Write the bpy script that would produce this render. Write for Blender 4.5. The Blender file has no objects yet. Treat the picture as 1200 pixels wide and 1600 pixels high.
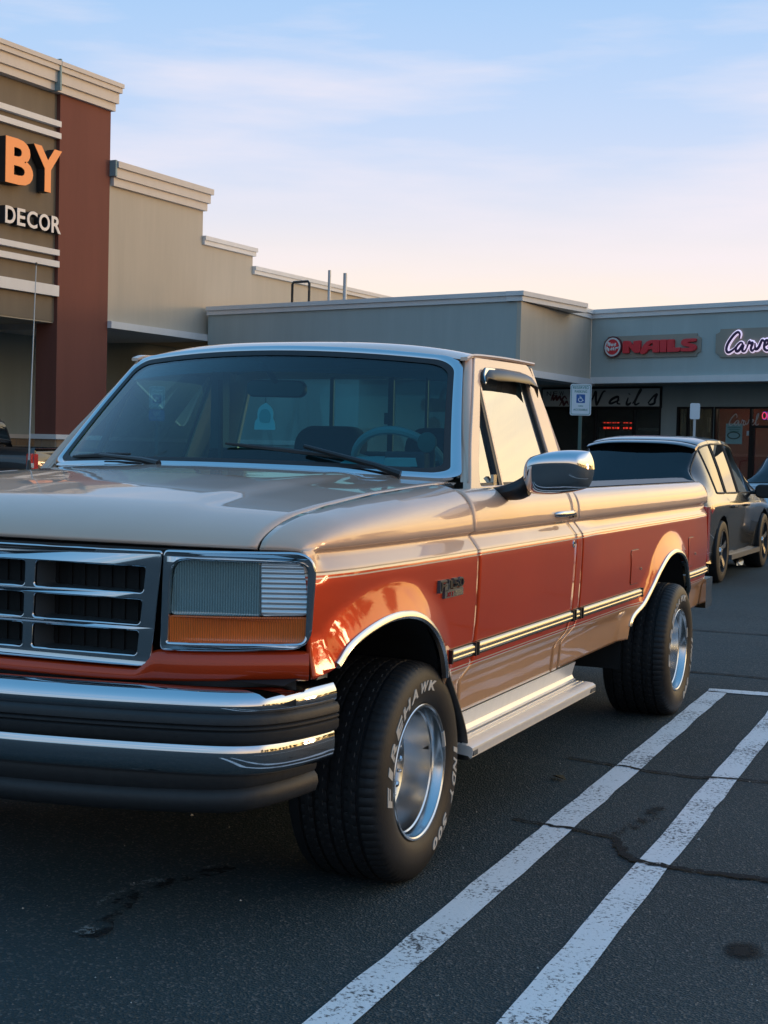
import bpy, bmesh, math, random
import numpy as np
from mathutils import Vector, Matrix

random.seed(7)
rng = np.random.default_rng(7)
scene = bpy.context.scene
COL = scene.collection
R = math.radians

# ------------------------------------------------------------------ camera
cam_data = bpy.data.cameras.new('camera')
cam = bpy.data.objects.new('camera', cam_data)
COL.objects.link(cam)
cam_data.sensor_fit = 'VERTICAL'
cam_data.sensor_height = 36.0
cam_data.lens = 2267.4 / 1600 * 36.0
cam_data.clip_start = 0.05
cam_data.clip_end = 3000
CH, CP, CR = 0.4114, -0.0441, 0.0250      # heading to the left, pitch, roll


def cam_matrix(h, p, r):
    f = Vector((-math.sin(h) * math.cos(p), math.cos(h) * math.cos(p), math.sin(p)))
    r0 = Vector((math.cos(h), math.sin(h), 0))
    u0 = r0.cross(f)
    rt = r0 * math.cos(r) + u0 * math.sin(r)
    up = -r0 * math.sin(r) + u0 * math.cos(r)
    return Matrix((rt, up, -f)).transposed().to_4x4()


cam.matrix_world = Matrix.Translation((2.6278, -4.0155, 1.3162)) @ cam_matrix(CH, CP, CR)
scene.camera = cam

# ------------------------------------------------------------------ sky and sun
SUN_AZ = R(54)       # clockwise from +Y towards +X
SUN_EL = R(3.2)
world = bpy.data.worlds.new('World')
scene.world = world
world.use_nodes = True
wn, wl = world.node_tree.nodes, world.node_tree.links
wn.clear()
w_out = wn.new('ShaderNodeOutputWorld')
w_bg = wn.new('ShaderNodeBackground')
w_sky = wn.new('ShaderNodeTexSky')
w_sky.sky_type = 'NISHITA'
w_sky.sun_disc = False
w_sky.sun_elevation = SUN_EL
w_sky.sun_rotation = SUN_AZ
w_sky.altitude = 50
w_sky.air_density = 1.0
w_sky.dust_density = 1.0
w_sky.ozone_density = 3.0
# dusk colours by height, from the side away from the sun (A) over the side (B) to the sun's side (C)
w_tc = wn.new('ShaderNodeTexCoord')
w_sep = wn.new('ShaderNodeSeparateXYZ')
wl.new(w_tc.outputs['Generated'], w_sep.inputs[0])


def sky_ramp(stops):
    r = wn.new('ShaderNodeValToRGB')
    r.color_ramp.interpolation = 'B_SPLINE'
    e = r.color_ramp.elements
    while len(e) < len(stops):
        e.new(0.5)
    for k, (p, c) in zip(e, stops):
        k.position = p
    for k, (p, c) in zip(e, stops):
        k.color = (*c, 1)
    wl.new(w_sep.outputs['Z'], r.inputs['Fac'])
    return r


ramp_a = sky_ramp([(0, (.32, .47, .60)), (.10, (.31, .50, .68)), (.25, (.28, .51, .78)), (.6, (.16, .42, .72)), (1, (.09, .30, .56))])
ramp_b = sky_ramp([(0, (.98, .72, .46)), (.06, (.95, .75, .56)), (.10, (.92, .77, .66)), (.15, (.70, .69, .76)), (.21, (.49, .60, .81)), (.30, (.34, .53, .80)), (.6, (.18, .40, .72)), (1, (.09, .30, .56))])
ramp_c = sky_ramp([(0, (1.0, .58, .18)), (.08, (1.0, .66, .26)), (.18, (1.0, .74, .36)), (.32, (.78, .66, .46)), (.5, (.34, .42, .52)), (1, (.05, .15, .34))])
w_dot = wn.new('ShaderNodeVectorMath')
w_dot.operation = 'DOT_PRODUCT'
w_dot.inputs[1].default_value = (math.sin(SUN_AZ), math.cos(SUN_AZ), 0)
wl.new(w_tc.outputs['Generated'], w_dot.inputs[0])


def sky_step(a, b):
    mr = wn.new('ShaderNodeMapRange')
    mr.interpolation_type = 'SMOOTHSTEP'
    mr.inputs['From Min'].default_value = a
    mr.inputs['From Max'].default_value = b
    wl.new(w_dot.outputs['Value'], mr.inputs['Value'])
    return mr


w_ab = wn.new('ShaderNodeMixRGB')
wl.new(sky_step(-.70, .20).outputs['Result'], w_ab.inputs['Fac'])
wl.new(ramp_a.outputs['Color'], w_ab.inputs['Color1'])
wl.new(ramp_b.outputs['Color'], w_ab.inputs['Color2'])
w_cs = wn.new('ShaderNodeMixRGB')
w_cs.blend_type = 'MULTIPLY'
w_cs.inputs['Fac'].default_value = 1.0
w_cs.inputs['Color2'].default_value = (2.5, 2.5, 2.5, 1)
wl.new(ramp_c.outputs['Color'], w_cs.inputs['Color1'])
w_bc = wn.new('ShaderNodeMixRGB')
wl.new(sky_step(.46, .86).outputs['Result'], w_bc.inputs['Fac'])
wl.new(w_ab.outputs['Color'], w_bc.inputs['Color1'])
wl.new(w_cs.outputs['Color'], w_bc.inputs['Color2'])
# thin, high cloud streaks
w_map = wn.new('ShaderNodeMapping')
w_map.inputs['Rotation'].default_value = (R(8), R(-14), R(25))
w_map.inputs['Scale'].default_value = (1.3, 1.3, 9.0)
w_noise = wn.new('ShaderNodeTexNoise')
w_noise.inputs['Scale'].default_value = 2.3
w_noise.inputs['Detail'].default_value = 7.0
w_noise.inputs['Roughness'].default_value = 0.52
w_ramp = wn.new('ShaderNodeValToRGB')
w_ramp.color_ramp.elements[0].position = 0.50
w_ramp.color_ramp.elements[1].position = 0.72
w_ramp.color_ramp.elements[0].color = (0, 0, 0, 1)
w_ramp.color_ramp.elements[1].color = (0.62, 0.62, 0.62, 1)
w_cl = wn.new('ShaderNodeMixRGB')
w_cl.inputs['Color2'].default_value = (.82, .74, .78, 1)
wl.new(w_tc.outputs['Generated'], w_map.inputs['Vector'])
wl.new(w_map.outputs['Vector'], w_noise.inputs['Vector'])
wl.new(w_noise.outputs['Fac'], w_ramp.inputs['Fac'])
w_lim = wn.new('ShaderNodeMapRange')
w_lim.interpolation_type = 'SMOOTHSTEP'
w_lim.inputs['From Min'].default_value = 0.55
w_lim.inputs['From Max'].default_value = 0.28
wl.new(w_sep.outputs['Z'], w_lim.inputs['Value'])
w_cf = wn.new('ShaderNodeMath')
w_cf.operation = 'MULTIPLY'
wl.new(w_ramp.outputs['Color'], w_cf.inputs[0])
wl.new(w_lim.outputs['Result'], w_cf.inputs[1])
wl.new(w_cf.outputs[0], w_cl.inputs['Fac'])
wl.new(w_bc.outputs['Color'], w_cl.inputs['Color1'])
# physical sky at low strength under the dusk colours
w_ns = wn.new('ShaderNodeMixRGB')
w_ns.blend_type = 'MULTIPLY'
w_ns.inputs['Fac'].default_value = 1.0
w_ns.inputs['Color2'].default_value = (.10, .10, .10, 1)
wl.new(w_sky.outputs['Color'], w_ns.inputs['Color1'])
w_mix = wn.new('ShaderNodeMixRGB')
w_mix.inputs['Fac'].default_value = 0.95
wl.new(w_ns.outputs['Color'], w_mix.inputs['Color1'])
wl.new(w_cl.outputs['Color'], w_mix.inputs['Color2'])
wl.new(w_mix.outputs['Color'], w_bg.inputs['Color'])
w_bg.inputs['Strength'].default_value = 1.0
wl.new(w_bg.outputs['Background'], w_out.inputs['Surface'])

sun_data = bpy.data.lights.new('sun', 'SUN')
sun = bpy.data.objects.new('sun', sun_data)
COL.objects.link(sun)
sun_data.energy = 0.9
sun_data.angle = R(10)
sun_data.color = (1.0, 0.62, 0.33)
sd = Vector((math.sin(SUN_AZ) * math.cos(SUN_EL), math.cos(SUN_AZ) * math.cos(SUN_EL), math.sin(SUN_EL)))
sun.rotation_euler = sd.to_track_quat('Z', 'Y').to_euler()
sun.location = sd * 60

scene.view_settings.view_transform = 'Standard'
scene.view_settings.look = 'None'
scene.view_settings.gamma = 1.0
scene.view_settings.use_curve_mapping = False
scene.view_settings.exposure = 0.32


# ------------------------------------------------------------------ materials
def new_mat(name):
    m = bpy.data.materials.new(name)
    m.use_nodes = True
    nt = m.node_tree
    b = nt.nodes['Principled BSDF']
    return m, nt, b


def mat(name, col, rough=0.6, metal=0.0, vary=0.12, scale=6.0, bump=0.0, bscale=60.0, coat=0.0, spec=0.5,
        emit=None, estr=0.0, rvary=0.0, detail=6.0, streak=0.0):
    m, nt, b = new_mat(name)
    N, L = nt.nodes, nt.links
    tc = N.new('ShaderNodeTexCoord')
    no = N.new('ShaderNodeTexNoise')
    no.inputs['Scale'].default_value = scale
    no.inputs['Detail'].default_value = detail
    L.new(tc.outputs['Object'], no.inputs['Vector'])
    if streak:
        # rain streaks and patchy paint: noise drawn out downwards
        mp = N.new('ShaderNodeMapping')
        mp.inputs['Scale'].default_value = (1.6, 1.6, .16)
        L.new(tc.outputs['Object'], mp.inputs['Vector'])
        L.new(mp.outputs['Vector'], no.inputs['Vector'])
        no.inputs['Roughness'].default_value = .68
        vary = streak
    mx = N.new('ShaderNodeMixRGB')
    mx.inputs['Color1'].default_value = (*[max(0, c * (1 - vary)) for c in col], 1)
    mx.inputs['Color2'].default_value = (*[min(1, c * (1 + vary)) for c in col], 1)
    L.new(no.outputs['Fac'], mx.inputs['Fac'])
    L.new(mx.outputs['Color'], b.inputs['Base Color'])
    b.inputs['Roughness'].default_value = rough
    if rvary:
        mr = N.new('ShaderNodeMapRange')
        mr.inputs['To Min'].default_value = max(0.02, rough - rvary)
        mr.inputs['To Max'].default_value = rough + rvary
        L.new(no.outputs['Fac'], mr.inputs['Value'])
        L.new(mr.outputs['Result'], b.inputs['Roughness'])
    b.inputs['Metallic'].default_value = metal
    b.inputs['Coat Weight'].default_value = coat
    b.inputs['Coat Roughness'].default_value = 0.04
    b.inputs['Specular IOR Level'].default_value = spec
    if bump:
        n2 = N.new('ShaderNodeTexNoise')
        n2.inputs['Scale'].default_value = bscale
        n2.inputs['Detail'].default_value = 5
        L.new(tc.outputs['Object'], n2.inputs['Vector'])
        bp = N.new('ShaderNodeBump')
        bp.inputs['Strength'].default_value = bump
        bp.inputs['Distance'].default_value = 0.01
        L.new(n2.outputs['Fac'], bp.inputs['Height'])
        L.new(bp.outputs['Normal'], b.inputs['Normal'])
    if emit:
        b.inputs['Emission Color'].default_value = (*emit, 1)
        b.inputs['Emission Strength'].default_value = estr
    return m


def paint_material():
    """three-colour truck paint: tan over copper red over tan with pin stripes, split by height"""
    m, nt, b = new_mat('two_tone_paint')
    N, L = nt.nodes, nt.links
    tc = N.new('ShaderNodeTexCoord')
    sx = N.new('ShaderNodeSeparateXYZ')
    L.new(tc.outputs['Object'], sx.inputs[0])
    wob = N.new('ShaderNodeTexNoise')
    wob.inputs['Scale'].default_value = 9.0
    L.new(tc.outputs['Object'], wob.inputs['Vector'])
    ad = N.new('ShaderNodeMath')
    ad.operation = 'MULTIPLY_ADD'
    ad.inputs[1].default_value = 0.0015
    L.new(wob.outputs['Fac'], ad.inputs[0])
    L.new(sx.outputs['Z'], ad.inputs[2])
    mr = N.new('ShaderNodeMapRange')
    mr.inputs['From Min'].default_value = 0.55
    mr.inputs['From Max'].default_value = 1.05
    L.new(ad.outputs[0], mr.inputs['Value'])
    ra = N.new('ShaderNodeValToRGB')
    cr = ra.color_ramp
    cr.interpolation = 'CONSTANT'
    TAN = (0.62, 0.43, 0.325, 1)
    TAN2 = (0.58, 0.32, 0.165, 1)
    RED = (0.52, 0.046, 0.008, 1)
    LINE = (0.62, 0.55, 0.46, 1)
    DARK = (0.16, 0.09, 0.06, 1)
    stops = [(0.55, TAN2), (0.602, LINE), (0.606, RED), (0.611, LINE), (0.6145, RED),
             (0.969, LINE), (0.973, RED), (0.979, LINE), (0.985, DARK), (0.988, TAN)]
    els = cr.elements
    while len(els) < len(stops):
        els.new(0.5)
    for e, (z, c) in zip(els, stops):
        e.position = (z - 0.55) / 0.5
    for e, (z, c) in zip(els, stops):
        e.color = c
    L.new(mr.outputs['Result'], ra.inputs['Fac'])
    # faint weathering
    no = N.new('ShaderNodeTexNoise')
    no.inputs['Scale'].default_value = 2.2
    no.inputs['Detail'].default_value = 8
    L.new(tc.outputs['Object'], no.inputs['Vector'])
    mx = N.new('ShaderNodeMixRGB')
    mx.blend_type = 'MULTIPLY'
    mx.inputs['Fac'].default_value = 0.25
    L.new(ra.outputs['Color'], mx.inputs['Color1'])
    L.new(no.outputs['Color'], mx.inputs['Color2'])
    hs = N.new('ShaderNodeHueSaturation')
    hs.inputs['Saturation'].default_value = 1.0
    L.new(ra.outputs['Color'], hs.inputs['Color'])
    mr2 = N.new('ShaderNodeMapRange')
    mr2.inputs['To Min'].default_value = 0.88
    mr2.inputs['To Max'].default_value = 1.12
    L.new(no.outputs['Fac'], mr2.inputs['Value'])
    L.new(mr2.outputs['Result'], hs.inputs['Value'])
    L.new(hs.outputs['Color'], b.inputs['Base Color'])
    b.inputs['Metallic'].default_value = 0.25
    b.inputs['Roughness'].default_value = 0.38
    b.inputs['Specular IOR Level'].default_value = 0.08
    b.inputs['Coat IOR'].default_value = 1.45
    b.inputs['Coat Weight'].default_value = 1.0
    mr3 = N.new('ShaderNodeMapRange')
    mr3.inputs['To Min'].default_value = 0.012
    mr3.inputs['To Max'].default_value = 0.05
    L.new(no.outputs['Fac'], mr3.inputs['Value'])
    L.new(mr3.outputs['Result'], b.inputs['Coat Roughness'])
    bp = N.new('ShaderNodeBump')
    n2 = N.new('ShaderNodeTexNoise')
    n2.inputs['Scale'].default_value = 5.0
    n2.inputs['Detail'].default_value = 1.0
    L.new(tc.outputs['Object'], n2.inputs['Vector'])
    bp.inputs['Strength'].default_value = 0.05
    bp.inputs['Distance'].default_value = 0.02
    L.new(n2.outputs['Fac'], bp.inputs['Height'])
    L.new(bp.outputs['Normal'], b.inputs['Normal'])
    L.new(bp.outputs['Normal'], b.inputs['Coat Normal'])
    return m


def glass_material(name, tint, ior=1.5, dirt=0.03, rough=0.0, extra=0.0):
    """thin automotive / shop glass: tinted transmission plus Fresnel mirror"""
    m = bpy.data.materials.new(name)
    m.use_nodes = True
    N, L = m.node_tree.nodes, m.node_tree.links
    N.clear()
    out = N.new('ShaderNodeOutputMaterial')
    tr = N.new('ShaderNodeBsdfTransparent')
    tr.inputs['Color'].default_value = (*tint, 1)
    gl = N.new('ShaderNodeBsdfGlossy')
    gl.inputs['Roughness'].default_value = rough
    gl.inputs['Color'].default_value = (0.95, 0.97, 1.0, 1)
    # Schlick reflectance, the same from both sides of the sheet
    geo = N.new('ShaderNodeNewGeometry')
    dt = N.new('ShaderNodeVectorMath')
    dt.operation = 'DOT_PRODUCT'
    L.new(geo.outputs['Incoming'], dt.inputs[0])
    L.new(geo.outputs['Normal'], dt.inputs[1])
    ab = N.new('ShaderNodeMath')
    ab.operation = 'ABSOLUTE'
    L.new(dt.outputs['Value'], ab.inputs[0])
    om = N.new('ShaderNodeMath')
    om.operation = 'SUBTRACT'
    om.inputs[0].default_value = 1.0
    L.new(ab.outputs[0], om.inputs[1])
    pw = N.new('ShaderNodeMath')
    pw.operation = 'POWER'
    pw.inputs[1].default_value = 4.0
    L.new(om.outputs[0], pw.inputs[0])
    f0 = 2 * ((ior - 1) / (ior + 1)) ** 2 + extra
    ma = N.new('ShaderNodeMath')
    ma.operation = 'MULTIPLY_ADD'
    ma.use_clamp = True
    ma.inputs[1].default_value = 1 - f0
    ma.inputs[2].default_value = f0
    L.new(pw.outputs[0], ma.inputs[0])
    mx = N.new('ShaderNodeMixShader')
    L.new(ma.outputs[0], mx.inputs['Fac'])
    L.new(tr.outputs[0], mx.inputs[1])
    L.new(gl.outputs[0], mx.inputs[2])
    df = N.new('ShaderNodeBsdfDiffuse')
    df.inputs['Color'].default_value = (0.35, 0.36, 0.36, 1)
    no = N.new('ShaderNodeTexNoise')
    no.inputs['Scale'].default_value = 4
    no.inputs['Detail'].default_value = 8
    tc = N.new('ShaderNodeTexCoord')
    L.new(tc.outputs['Object'], no.inputs['Vector'])
    m3 = N.new('ShaderNodeMath')
    m3.operation = 'MULTIPLY'
    m3.inputs[1].default_value = dirt * 2
    L.new(no.outputs['Fac'], m3.inputs[0])
    mx2 = N.new('ShaderNodeMixShader')
    L.new(m3.outputs[0], mx2.inputs['Fac'])
    L.new(mx.outputs[0], mx2.inputs[1])
    L.new(df.outputs[0], mx2.inputs[2])
    L.new(mx2.outputs[0], out.inputs['Surface'])
    return m


def lens_material(name, col, scale, axis='X', rough=0.12, base=0.55, bump=0.6, metal=0.35):
    """fluted lamp lens"""
    m, nt, b = new_mat(name)
    N, L = nt.nodes, nt.links
    tc = N.new('ShaderNodeTexCoord')
    wv = N.new('ShaderNodeTexWave')
    wv.bands_direction = axis
    wv.inputs['Scale'].default_value = scale
    wv.inputs['Distortion'].default_value = 0.0
    L.new(tc.outputs['Object'], wv.inputs['Vector'])
    no = N.new('ShaderNodeTexNoise')
    no.inputs['Scale'].default_value = 9
    L.new(tc.outputs['Object'], no.inputs['Vector'])
    mx = N.new('ShaderNodeMixRGB')
    mx.inputs['Color1'].default_value = (*[c * 0.55 for c in col], 1)
    mx.inputs['Color2'].default_value = (*col, 1)
    ma = N.new('ShaderNodeMath')
    ma.operation = 'MULTIPLY_ADD'
    ma.inputs[1].default_value = 0.45
    L.new(wv.outputs['Fac'], ma.inputs[0])
    m5 = N.new('ShaderNodeMath')
    m5.operation = 'MULTIPLY'
    m5.inputs[1].default_value = 0.7
    L.new(no.outputs['Fac'], m5.inputs[0])
    L.new(m5.outputs[0], ma.inputs[2])
    L.new(ma.outputs[0], mx.inputs['Fac'])
    L.new(mx.outputs['Color'], b.inputs['Base Color'])
    b.inputs['Metallic'].default_value = metal
    b.inputs['Roughness'].default_value = base
    b.inputs['Coat Weight'].default_value = 1.0
    b.inputs['Coat Roughness'].default_value = rough
    bp = N.new('ShaderNodeBump')
    bp.inputs['Strength'].default_value = bump
    bp.inputs['Distance'].default_value = 0.004
    L.new(wv.outputs['Fac'], bp.inputs['Height'])
    L.new(bp.outputs['Normal'], b.inputs['Normal'])
    return m


def asphalt_material():
    m, nt, b = new_mat('asphalt')
    N, L = nt.nodes, nt.links
    tc = N.new('ShaderNodeTexCoord')
    vo = N.new('ShaderNodeTexVoronoi')
    vo.inputs['Scale'].default_value = 150
    L.new(tc.outputs['Object'], vo.inputs['Vector'])
    n1 = N.new('ShaderNodeTexNoise')
    n1.inputs['Scale'].default_value = 0.6
    n1.inputs['Detail'].default_value = 9
    L.new(tc.outputs['Object'], n1.inputs['Vector'])
    n2 = N.new('ShaderNodeTexNoise')
    n2.inputs['Scale'].default_value = 120
    n2.inputs['Detail'].default_value = 6
    L.new(tc.outputs['Object'], n2.inputs['Vector'])
    r1 = N.new('ShaderNodeValToRGB')
    r1.color_ramp.elements[0].position = 0.30
    r1.color_ramp.elements[0].color = (0.014, 0.033, 0.040, 1)
    r1.color_ramp.elements[1].position = 0.72
    r1.color_ramp.elements[1].color = (0.032, 0.060, 0.069, 1)
    L.new(n1.outputs['Fac'], r1.inputs['Fac'])
    # pale aggregate chips
    sep = N.new('ShaderNodeSeparateColor')
    L.new(vo.outputs['Color'], sep.inputs[0])
    r2 = N.new('ShaderNodeValToRGB')
    r2.color_ramp.elements[0].position = 0.80
    r2.color_ramp.elements[0].color = (0, 0, 0, 1)
    r2.color_ramp.elements[1].position = 1.0
    r2.color_ramp.elements[1].color = (1, 1, 1, 1)
    L.new(sep.outputs['Red'], r2.inputs['Fac'])
    mx = N.new('ShaderNodeMixRGB')
    mx.inputs['Color2'].default_value = (0.14, 0.14, 0.135, 1)
    L.new(r2.outputs['Color'], mx.inputs['Fac'])
    L.new(r1.outputs['Color'], mx.inputs['Color1'])
    m2 = N.new('ShaderNodeMixRGB')
    m2.blend_type = 'MULTIPLY'
    m2.inputs['Fac'].default_value = 0.55
    r3 = N.new('ShaderNodeValToRGB')
    r3.color_ramp.elements[0].position = 0.35
    r3.color_ramp.elements[0].color = (0.35, 0.35, 0.35, 1)
    r3.color_ramp.elements[1].position = 0.65
    L.new(n2.outputs['Fac'], r3.inputs['Fac'])
    L.new(mx.outputs['Color'], m2.inputs['Color1'])
    L.new(r3.outputs['Color'], m2.inputs['Color2'])
    L.new(m2.outputs['Color'], b.inputs['Base Color'])
    b.inputs['Roughness'].default_value = 0.78
    b.inputs['Specular IOR Level'].default_value = 0.35
    ad = N.new('ShaderNodeMath')
    ad.operation = 'ADD'
    L.new(n2.outputs['Fac'], ad.inputs[0])
    L.new(vo.outputs['Distance'], ad.inputs[1])
    bp = N.new('ShaderNodeBump')
    bp.inputs['Strength'].default_value = 0.9
    bp.inputs['Distance'].default_value = 0.006
    L.new(ad.outputs[0], bp.inputs['Height'])
    L.new(bp.outputs['Normal'], b.inputs['Normal'])
    return m


def line_material():
    """worn white parking paint: the asphalt shows through in chips"""
    m, nt, b = new_mat('worn_line_paint')
    N, L = nt.nodes, nt.links
    tc = N.new('ShaderNodeTexCoord')
    n1 = N.new('ShaderNodeTexNoise')
    n1.inputs['Scale'].default_value = 75
    n1.inputs['Detail'].default_value = 7
    n1.inputs['Roughness'].default_value = 0.7
    L.new(tc.outputs['Object'], n1.inputs['Vector'])
    n0 = N.new('ShaderNodeTexNoise')
    n0.inputs['Scale'].default_value = 2.6
    n0.inputs['Detail'].default_value = 5
    L.new(tc.outputs['Object'], n0.inputs['Vector'])
    ma = N.new('ShaderNodeMath')
    ma.operation = 'MULTIPLY_ADD'
    ma.inputs[1].default_value = 0.45
    L.new(n0.outputs['Fac'], ma.inputs[0])
    L.new(n1.outputs['Fac'], ma.inputs[2])
    ra = N.new('ShaderNodeValToRGB')
    ra.color_ramp.elements[0].position = 0.60
    ra.color_ramp.elements[0].color = (0.045, 0.047, 0.05, 1)
    ra.color_ramp.elements[1].position = 0.68
    ra.color_ramp.elements[1].color = (0.72, 0.73, 0.74, 1)
    L.new(ma.outputs[0], ra.inputs['Fac'])
    L.new(ra.outputs['Color'], b.inputs['Base Color'])
    b.inputs['Roughness'].default_value = 0.75
    bp = N.new('ShaderNodeBump')
    bp.inputs['Strength'].default_value = 0.5
    bp.inputs['Distance'].default_value = 0.004
    L.new(n1.outputs['Fac'], bp.inputs['Height'])
    L.new(bp.outputs['Normal'], b.inputs['Normal'])
    return m


def worn_mark(name, col, rough, scale, lo, hi, radial=False):
    """a mark on the asphalt that breaks up towards its edges"""
    m, nt, b = new_mat(name)
    N, L = nt.nodes, nt.links
    tc = N.new('ShaderNodeTexCoord')
    no = N.new('ShaderNodeTexNoise')
    no.inputs['Scale'].default_value = scale
    no.inputs['Detail'].default_value = 8
    no.inputs['Roughness'].default_value = .65
    L.new(tc.outputs['Object'], no.inputs['Vector'])
    src = no.outputs['Fac']
    if radial:
        gr = N.new('ShaderNodeTexGradient')
        gr.gradient_type = 'SPHERICAL'
        L.new(tc.outputs['Object'], gr.inputs['Vector'])
        ma = N.new('ShaderNodeMath')
        ma.operation = 'MULTIPLY_ADD'
        ma.inputs[1].default_value = .9
        L.new(gr.outputs['Fac'], ma.inputs[0])
        m2 = N.new('ShaderNodeMath')
        m2.operation = 'MULTIPLY'
        m2.inputs[1].default_value = .55
        L.new(no.outputs['Fac'], m2.inputs[0])
        L.new(m2.outputs[0], ma.inputs[2])
        src = ma.outputs[0]
    ra = N.new('ShaderNodeMapRange')
    ra.interpolation_type = 'SMOOTHSTEP'
    ra.inputs['From Min'].default_value = lo
    ra.inputs['From Max'].default_value = hi
    L.new(src, ra.inputs['Value'])
    L.new(ra.outputs['Result'], b.inputs['Alpha'])
    b.inputs['Base Color'].default_value = (*col, 1)
    b.inputs['Roughness'].default_value = rough + .3
    b.inputs['Specular IOR Level'].default_value = .15
    bp = N.new('ShaderNodeBump')
    bp.inputs['Strength'].default_value = .6
    bp.inputs['Distance'].default_value = .004
    n2 = N.new('ShaderNodeTexNoise')
    n2.inputs['Scale'].default_value = 130
    L.new(tc.outputs['Object'], n2.inputs['Vector'])
    L.new(n2.outputs['Fac'], bp.inputs['Height'])
    L.new(bp.outputs['Normal'], b.inputs['Normal'])
    return m


M = {}
M['paint'] = paint_material()
M['chrome'] = mat('chrome', (0.62, 0.63, 0.65), 0.06, 1.0, vary=0.03, rvary=0.03)
M['alloy'] = mat('polished_aluminium', (0.60, 0.61, 0.62), 0.20, 1.0, vary=0.05, rvary=0.06, scale=12)
M['brushed'] = mat('ribbed_aluminium', (0.78, 0.76, 0.74), 0.36, 0.6, vary=0.08, scale=30)
M['champagne'] = mat('champagne_trim', (0.58, 0.55, 0.46), 0.26, 0.9, vary=0.05, scale=20)
M['rubber'] = mat('black_rubber', (0.018, 0.018, 0.019), 0.55, vary=0.3, scale=40, bump=0.1)
M['tyre'] = mat('tyre_rubber', (0.013, 0.013, 0.014), 0.52, spec=0.35, vary=0.35, scale=25, bump=0.12, bscale=200)
M['black'] = mat('black_plastic', (0.012, 0.012, 0.013), 0.35, vary=0.2)
M['dark'] = mat('underbody_black', (0.006, 0.006, 0.006), 0.8, vary=0.3)
M['lettering'] = mat('white_tyre_lettering', (0.44, 0.42, 0.39), 0.6, vary=0.2, scale=60)
M['grey_plastic'] = mat('grey_plastic', (0.075, 0.085, 0.09), 0.45, vary=0.15)
M['windshield'] = glass_material('windshield_glass', (0.26, 0.66, 0.69), 1.38, 0.004)
M['rear_glass'] = glass_material('rear_window_glass', (0.62, 0.70, 0.70), 1.42, 0.01)
M['shade_band'] = glass_material('windshield_shade_band', (0.22, 0.40, 0.46), 1.05, 0.0)
M['side_glass'] = glass_material('side_window_glass', (0.40, 0.50, 0.50), 1.85, 0.01, extra=0.18)
M['car_glass'] = glass_material('dark_car_glass', (0.05, 0.07, 0.08), 1.42, 0.006)
M['shop_glass'] = glass_material('shop_window_glass', (0.55, 0.62, 0.62), 1.5, 0.03)
def fluted_glass(name, tint, scale, haze, axis='X'):
    m = bpy.data.materials.new(name)
    m.use_nodes = True
    N, L = m.node_tree.nodes, m.node_tree.links
    N.clear()
    out = N.new('ShaderNodeOutputMaterial')
    tc = N.new('ShaderNodeTexCoord')
    wv = N.new('ShaderNodeTexWave')
    wv.bands_direction = axis
    wv.inputs['Scale'].default_value = scale
    L.new(tc.outputs['Object'], wv.inputs['Vector'])
    bp = N.new('ShaderNodeBump')
    bp.inputs['Strength'].default_value = .5
    bp.inputs['Distance'].default_value = .002
    L.new(wv.outputs['Fac'], bp.inputs['Height'])
    tr = N.new('ShaderNodeBsdfTransparent')
    mxc = N.new('ShaderNodeMixRGB')
    mxc.inputs['Color1'].default_value = (*[c * .72 for c in tint], 1)
    mxc.inputs['Color2'].default_value = (*tint, 1)
    L.new(wv.outputs['Fac'], mxc.inputs['Fac'])
    dfc = N.new('ShaderNodeMixRGB')
    dfc.inputs['Color1'].default_value = (.15, .25, .25, 1)
    dfc.inputs['Color2'].default_value = (.40, .54, .54, 1)
    L.new(wv.outputs['Fac'], dfc.inputs['Fac'])
    L.new(mxc.outputs['Color'], tr.inputs['Color'])
    gl = N.new('ShaderNodeBsdfGlossy')
    gl.inputs['Roughness'].default_value = .10
    gl2 = N.new('ShaderNodeBsdfGlossy')
    gl2.inputs['Roughness'].default_value = .04
    L.new(bp.outputs['Normal'], gl.inputs['Normal'])
    df = N.new('ShaderNodeBsdfDiffuse')
    L.new(dfc.outputs['Color'], df.inputs['Color'])
    m1, m2, m3 = [N.new('ShaderNodeMixShader') for _ in range(3)]
    m1.inputs['Fac'].default_value = haze
    L.new(tr.outputs[0], m1.inputs[1])
    L.new(df.outputs[0], m1.inputs[2])
    m2.inputs['Fac'].default_value = .14
    L.new(m1.outputs[0], m2.inputs[1])
    L.new(gl.outputs[0], m2.inputs[2])
    m3.inputs['Fac'].default_value = .05
    L.new(m2.outputs[0], m3.inputs[1])
    L.new(gl2.outputs[0], m3.inputs[2])
    L.new(m3.outputs[0], out.inputs['Surface'])
    return m


M['headlamp'] = fluted_glass('headlamp_lens', (.84, .94, .96), 46, .46)
M['reflector'] = mat('lamp_reflector', (.55, .58, .60), .18, 1.0, vary=.1, scale=20)
M['bulb'] = mat('lamp_bulb', (.65, .66, .62), .15, 0.4, vary=.05)
M['marker'] = lens_material('clear_marker_lens', (0.88, 0.88, 0.87), 24, 'Z', base=0.22, metal=0.55, bump=.9)
M['amber'] = lens_material('amber_lens', (1.0, 0.17, 0.0), 52, 'X', base=0.40, metal=0.0, bump=.8, rough=.2)
M['red_lens'] = mat('red_lens', (0.45, 0.012, 0.012), 0.2, coat=1.0, vary=0.15)
M['dash'] = mat('grey_dash_vinyl', (0.30, 0.34, 0.34), 0.7, vary=0.12, bump=0.1)
M['seat'] = mat('dark_seat_cloth', (0.022, 0.026, 0.03), 0.9, vary=0.3, scale=30)
M['headliner'] = mat('grey_headliner', (0.14, 0.15, 0.15), 0.9, vary=0.1)
M['card'] = mat('pale_card', (0.62, 0.68, 0.70), 0.7, vary=0.1, scale=20)
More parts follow.
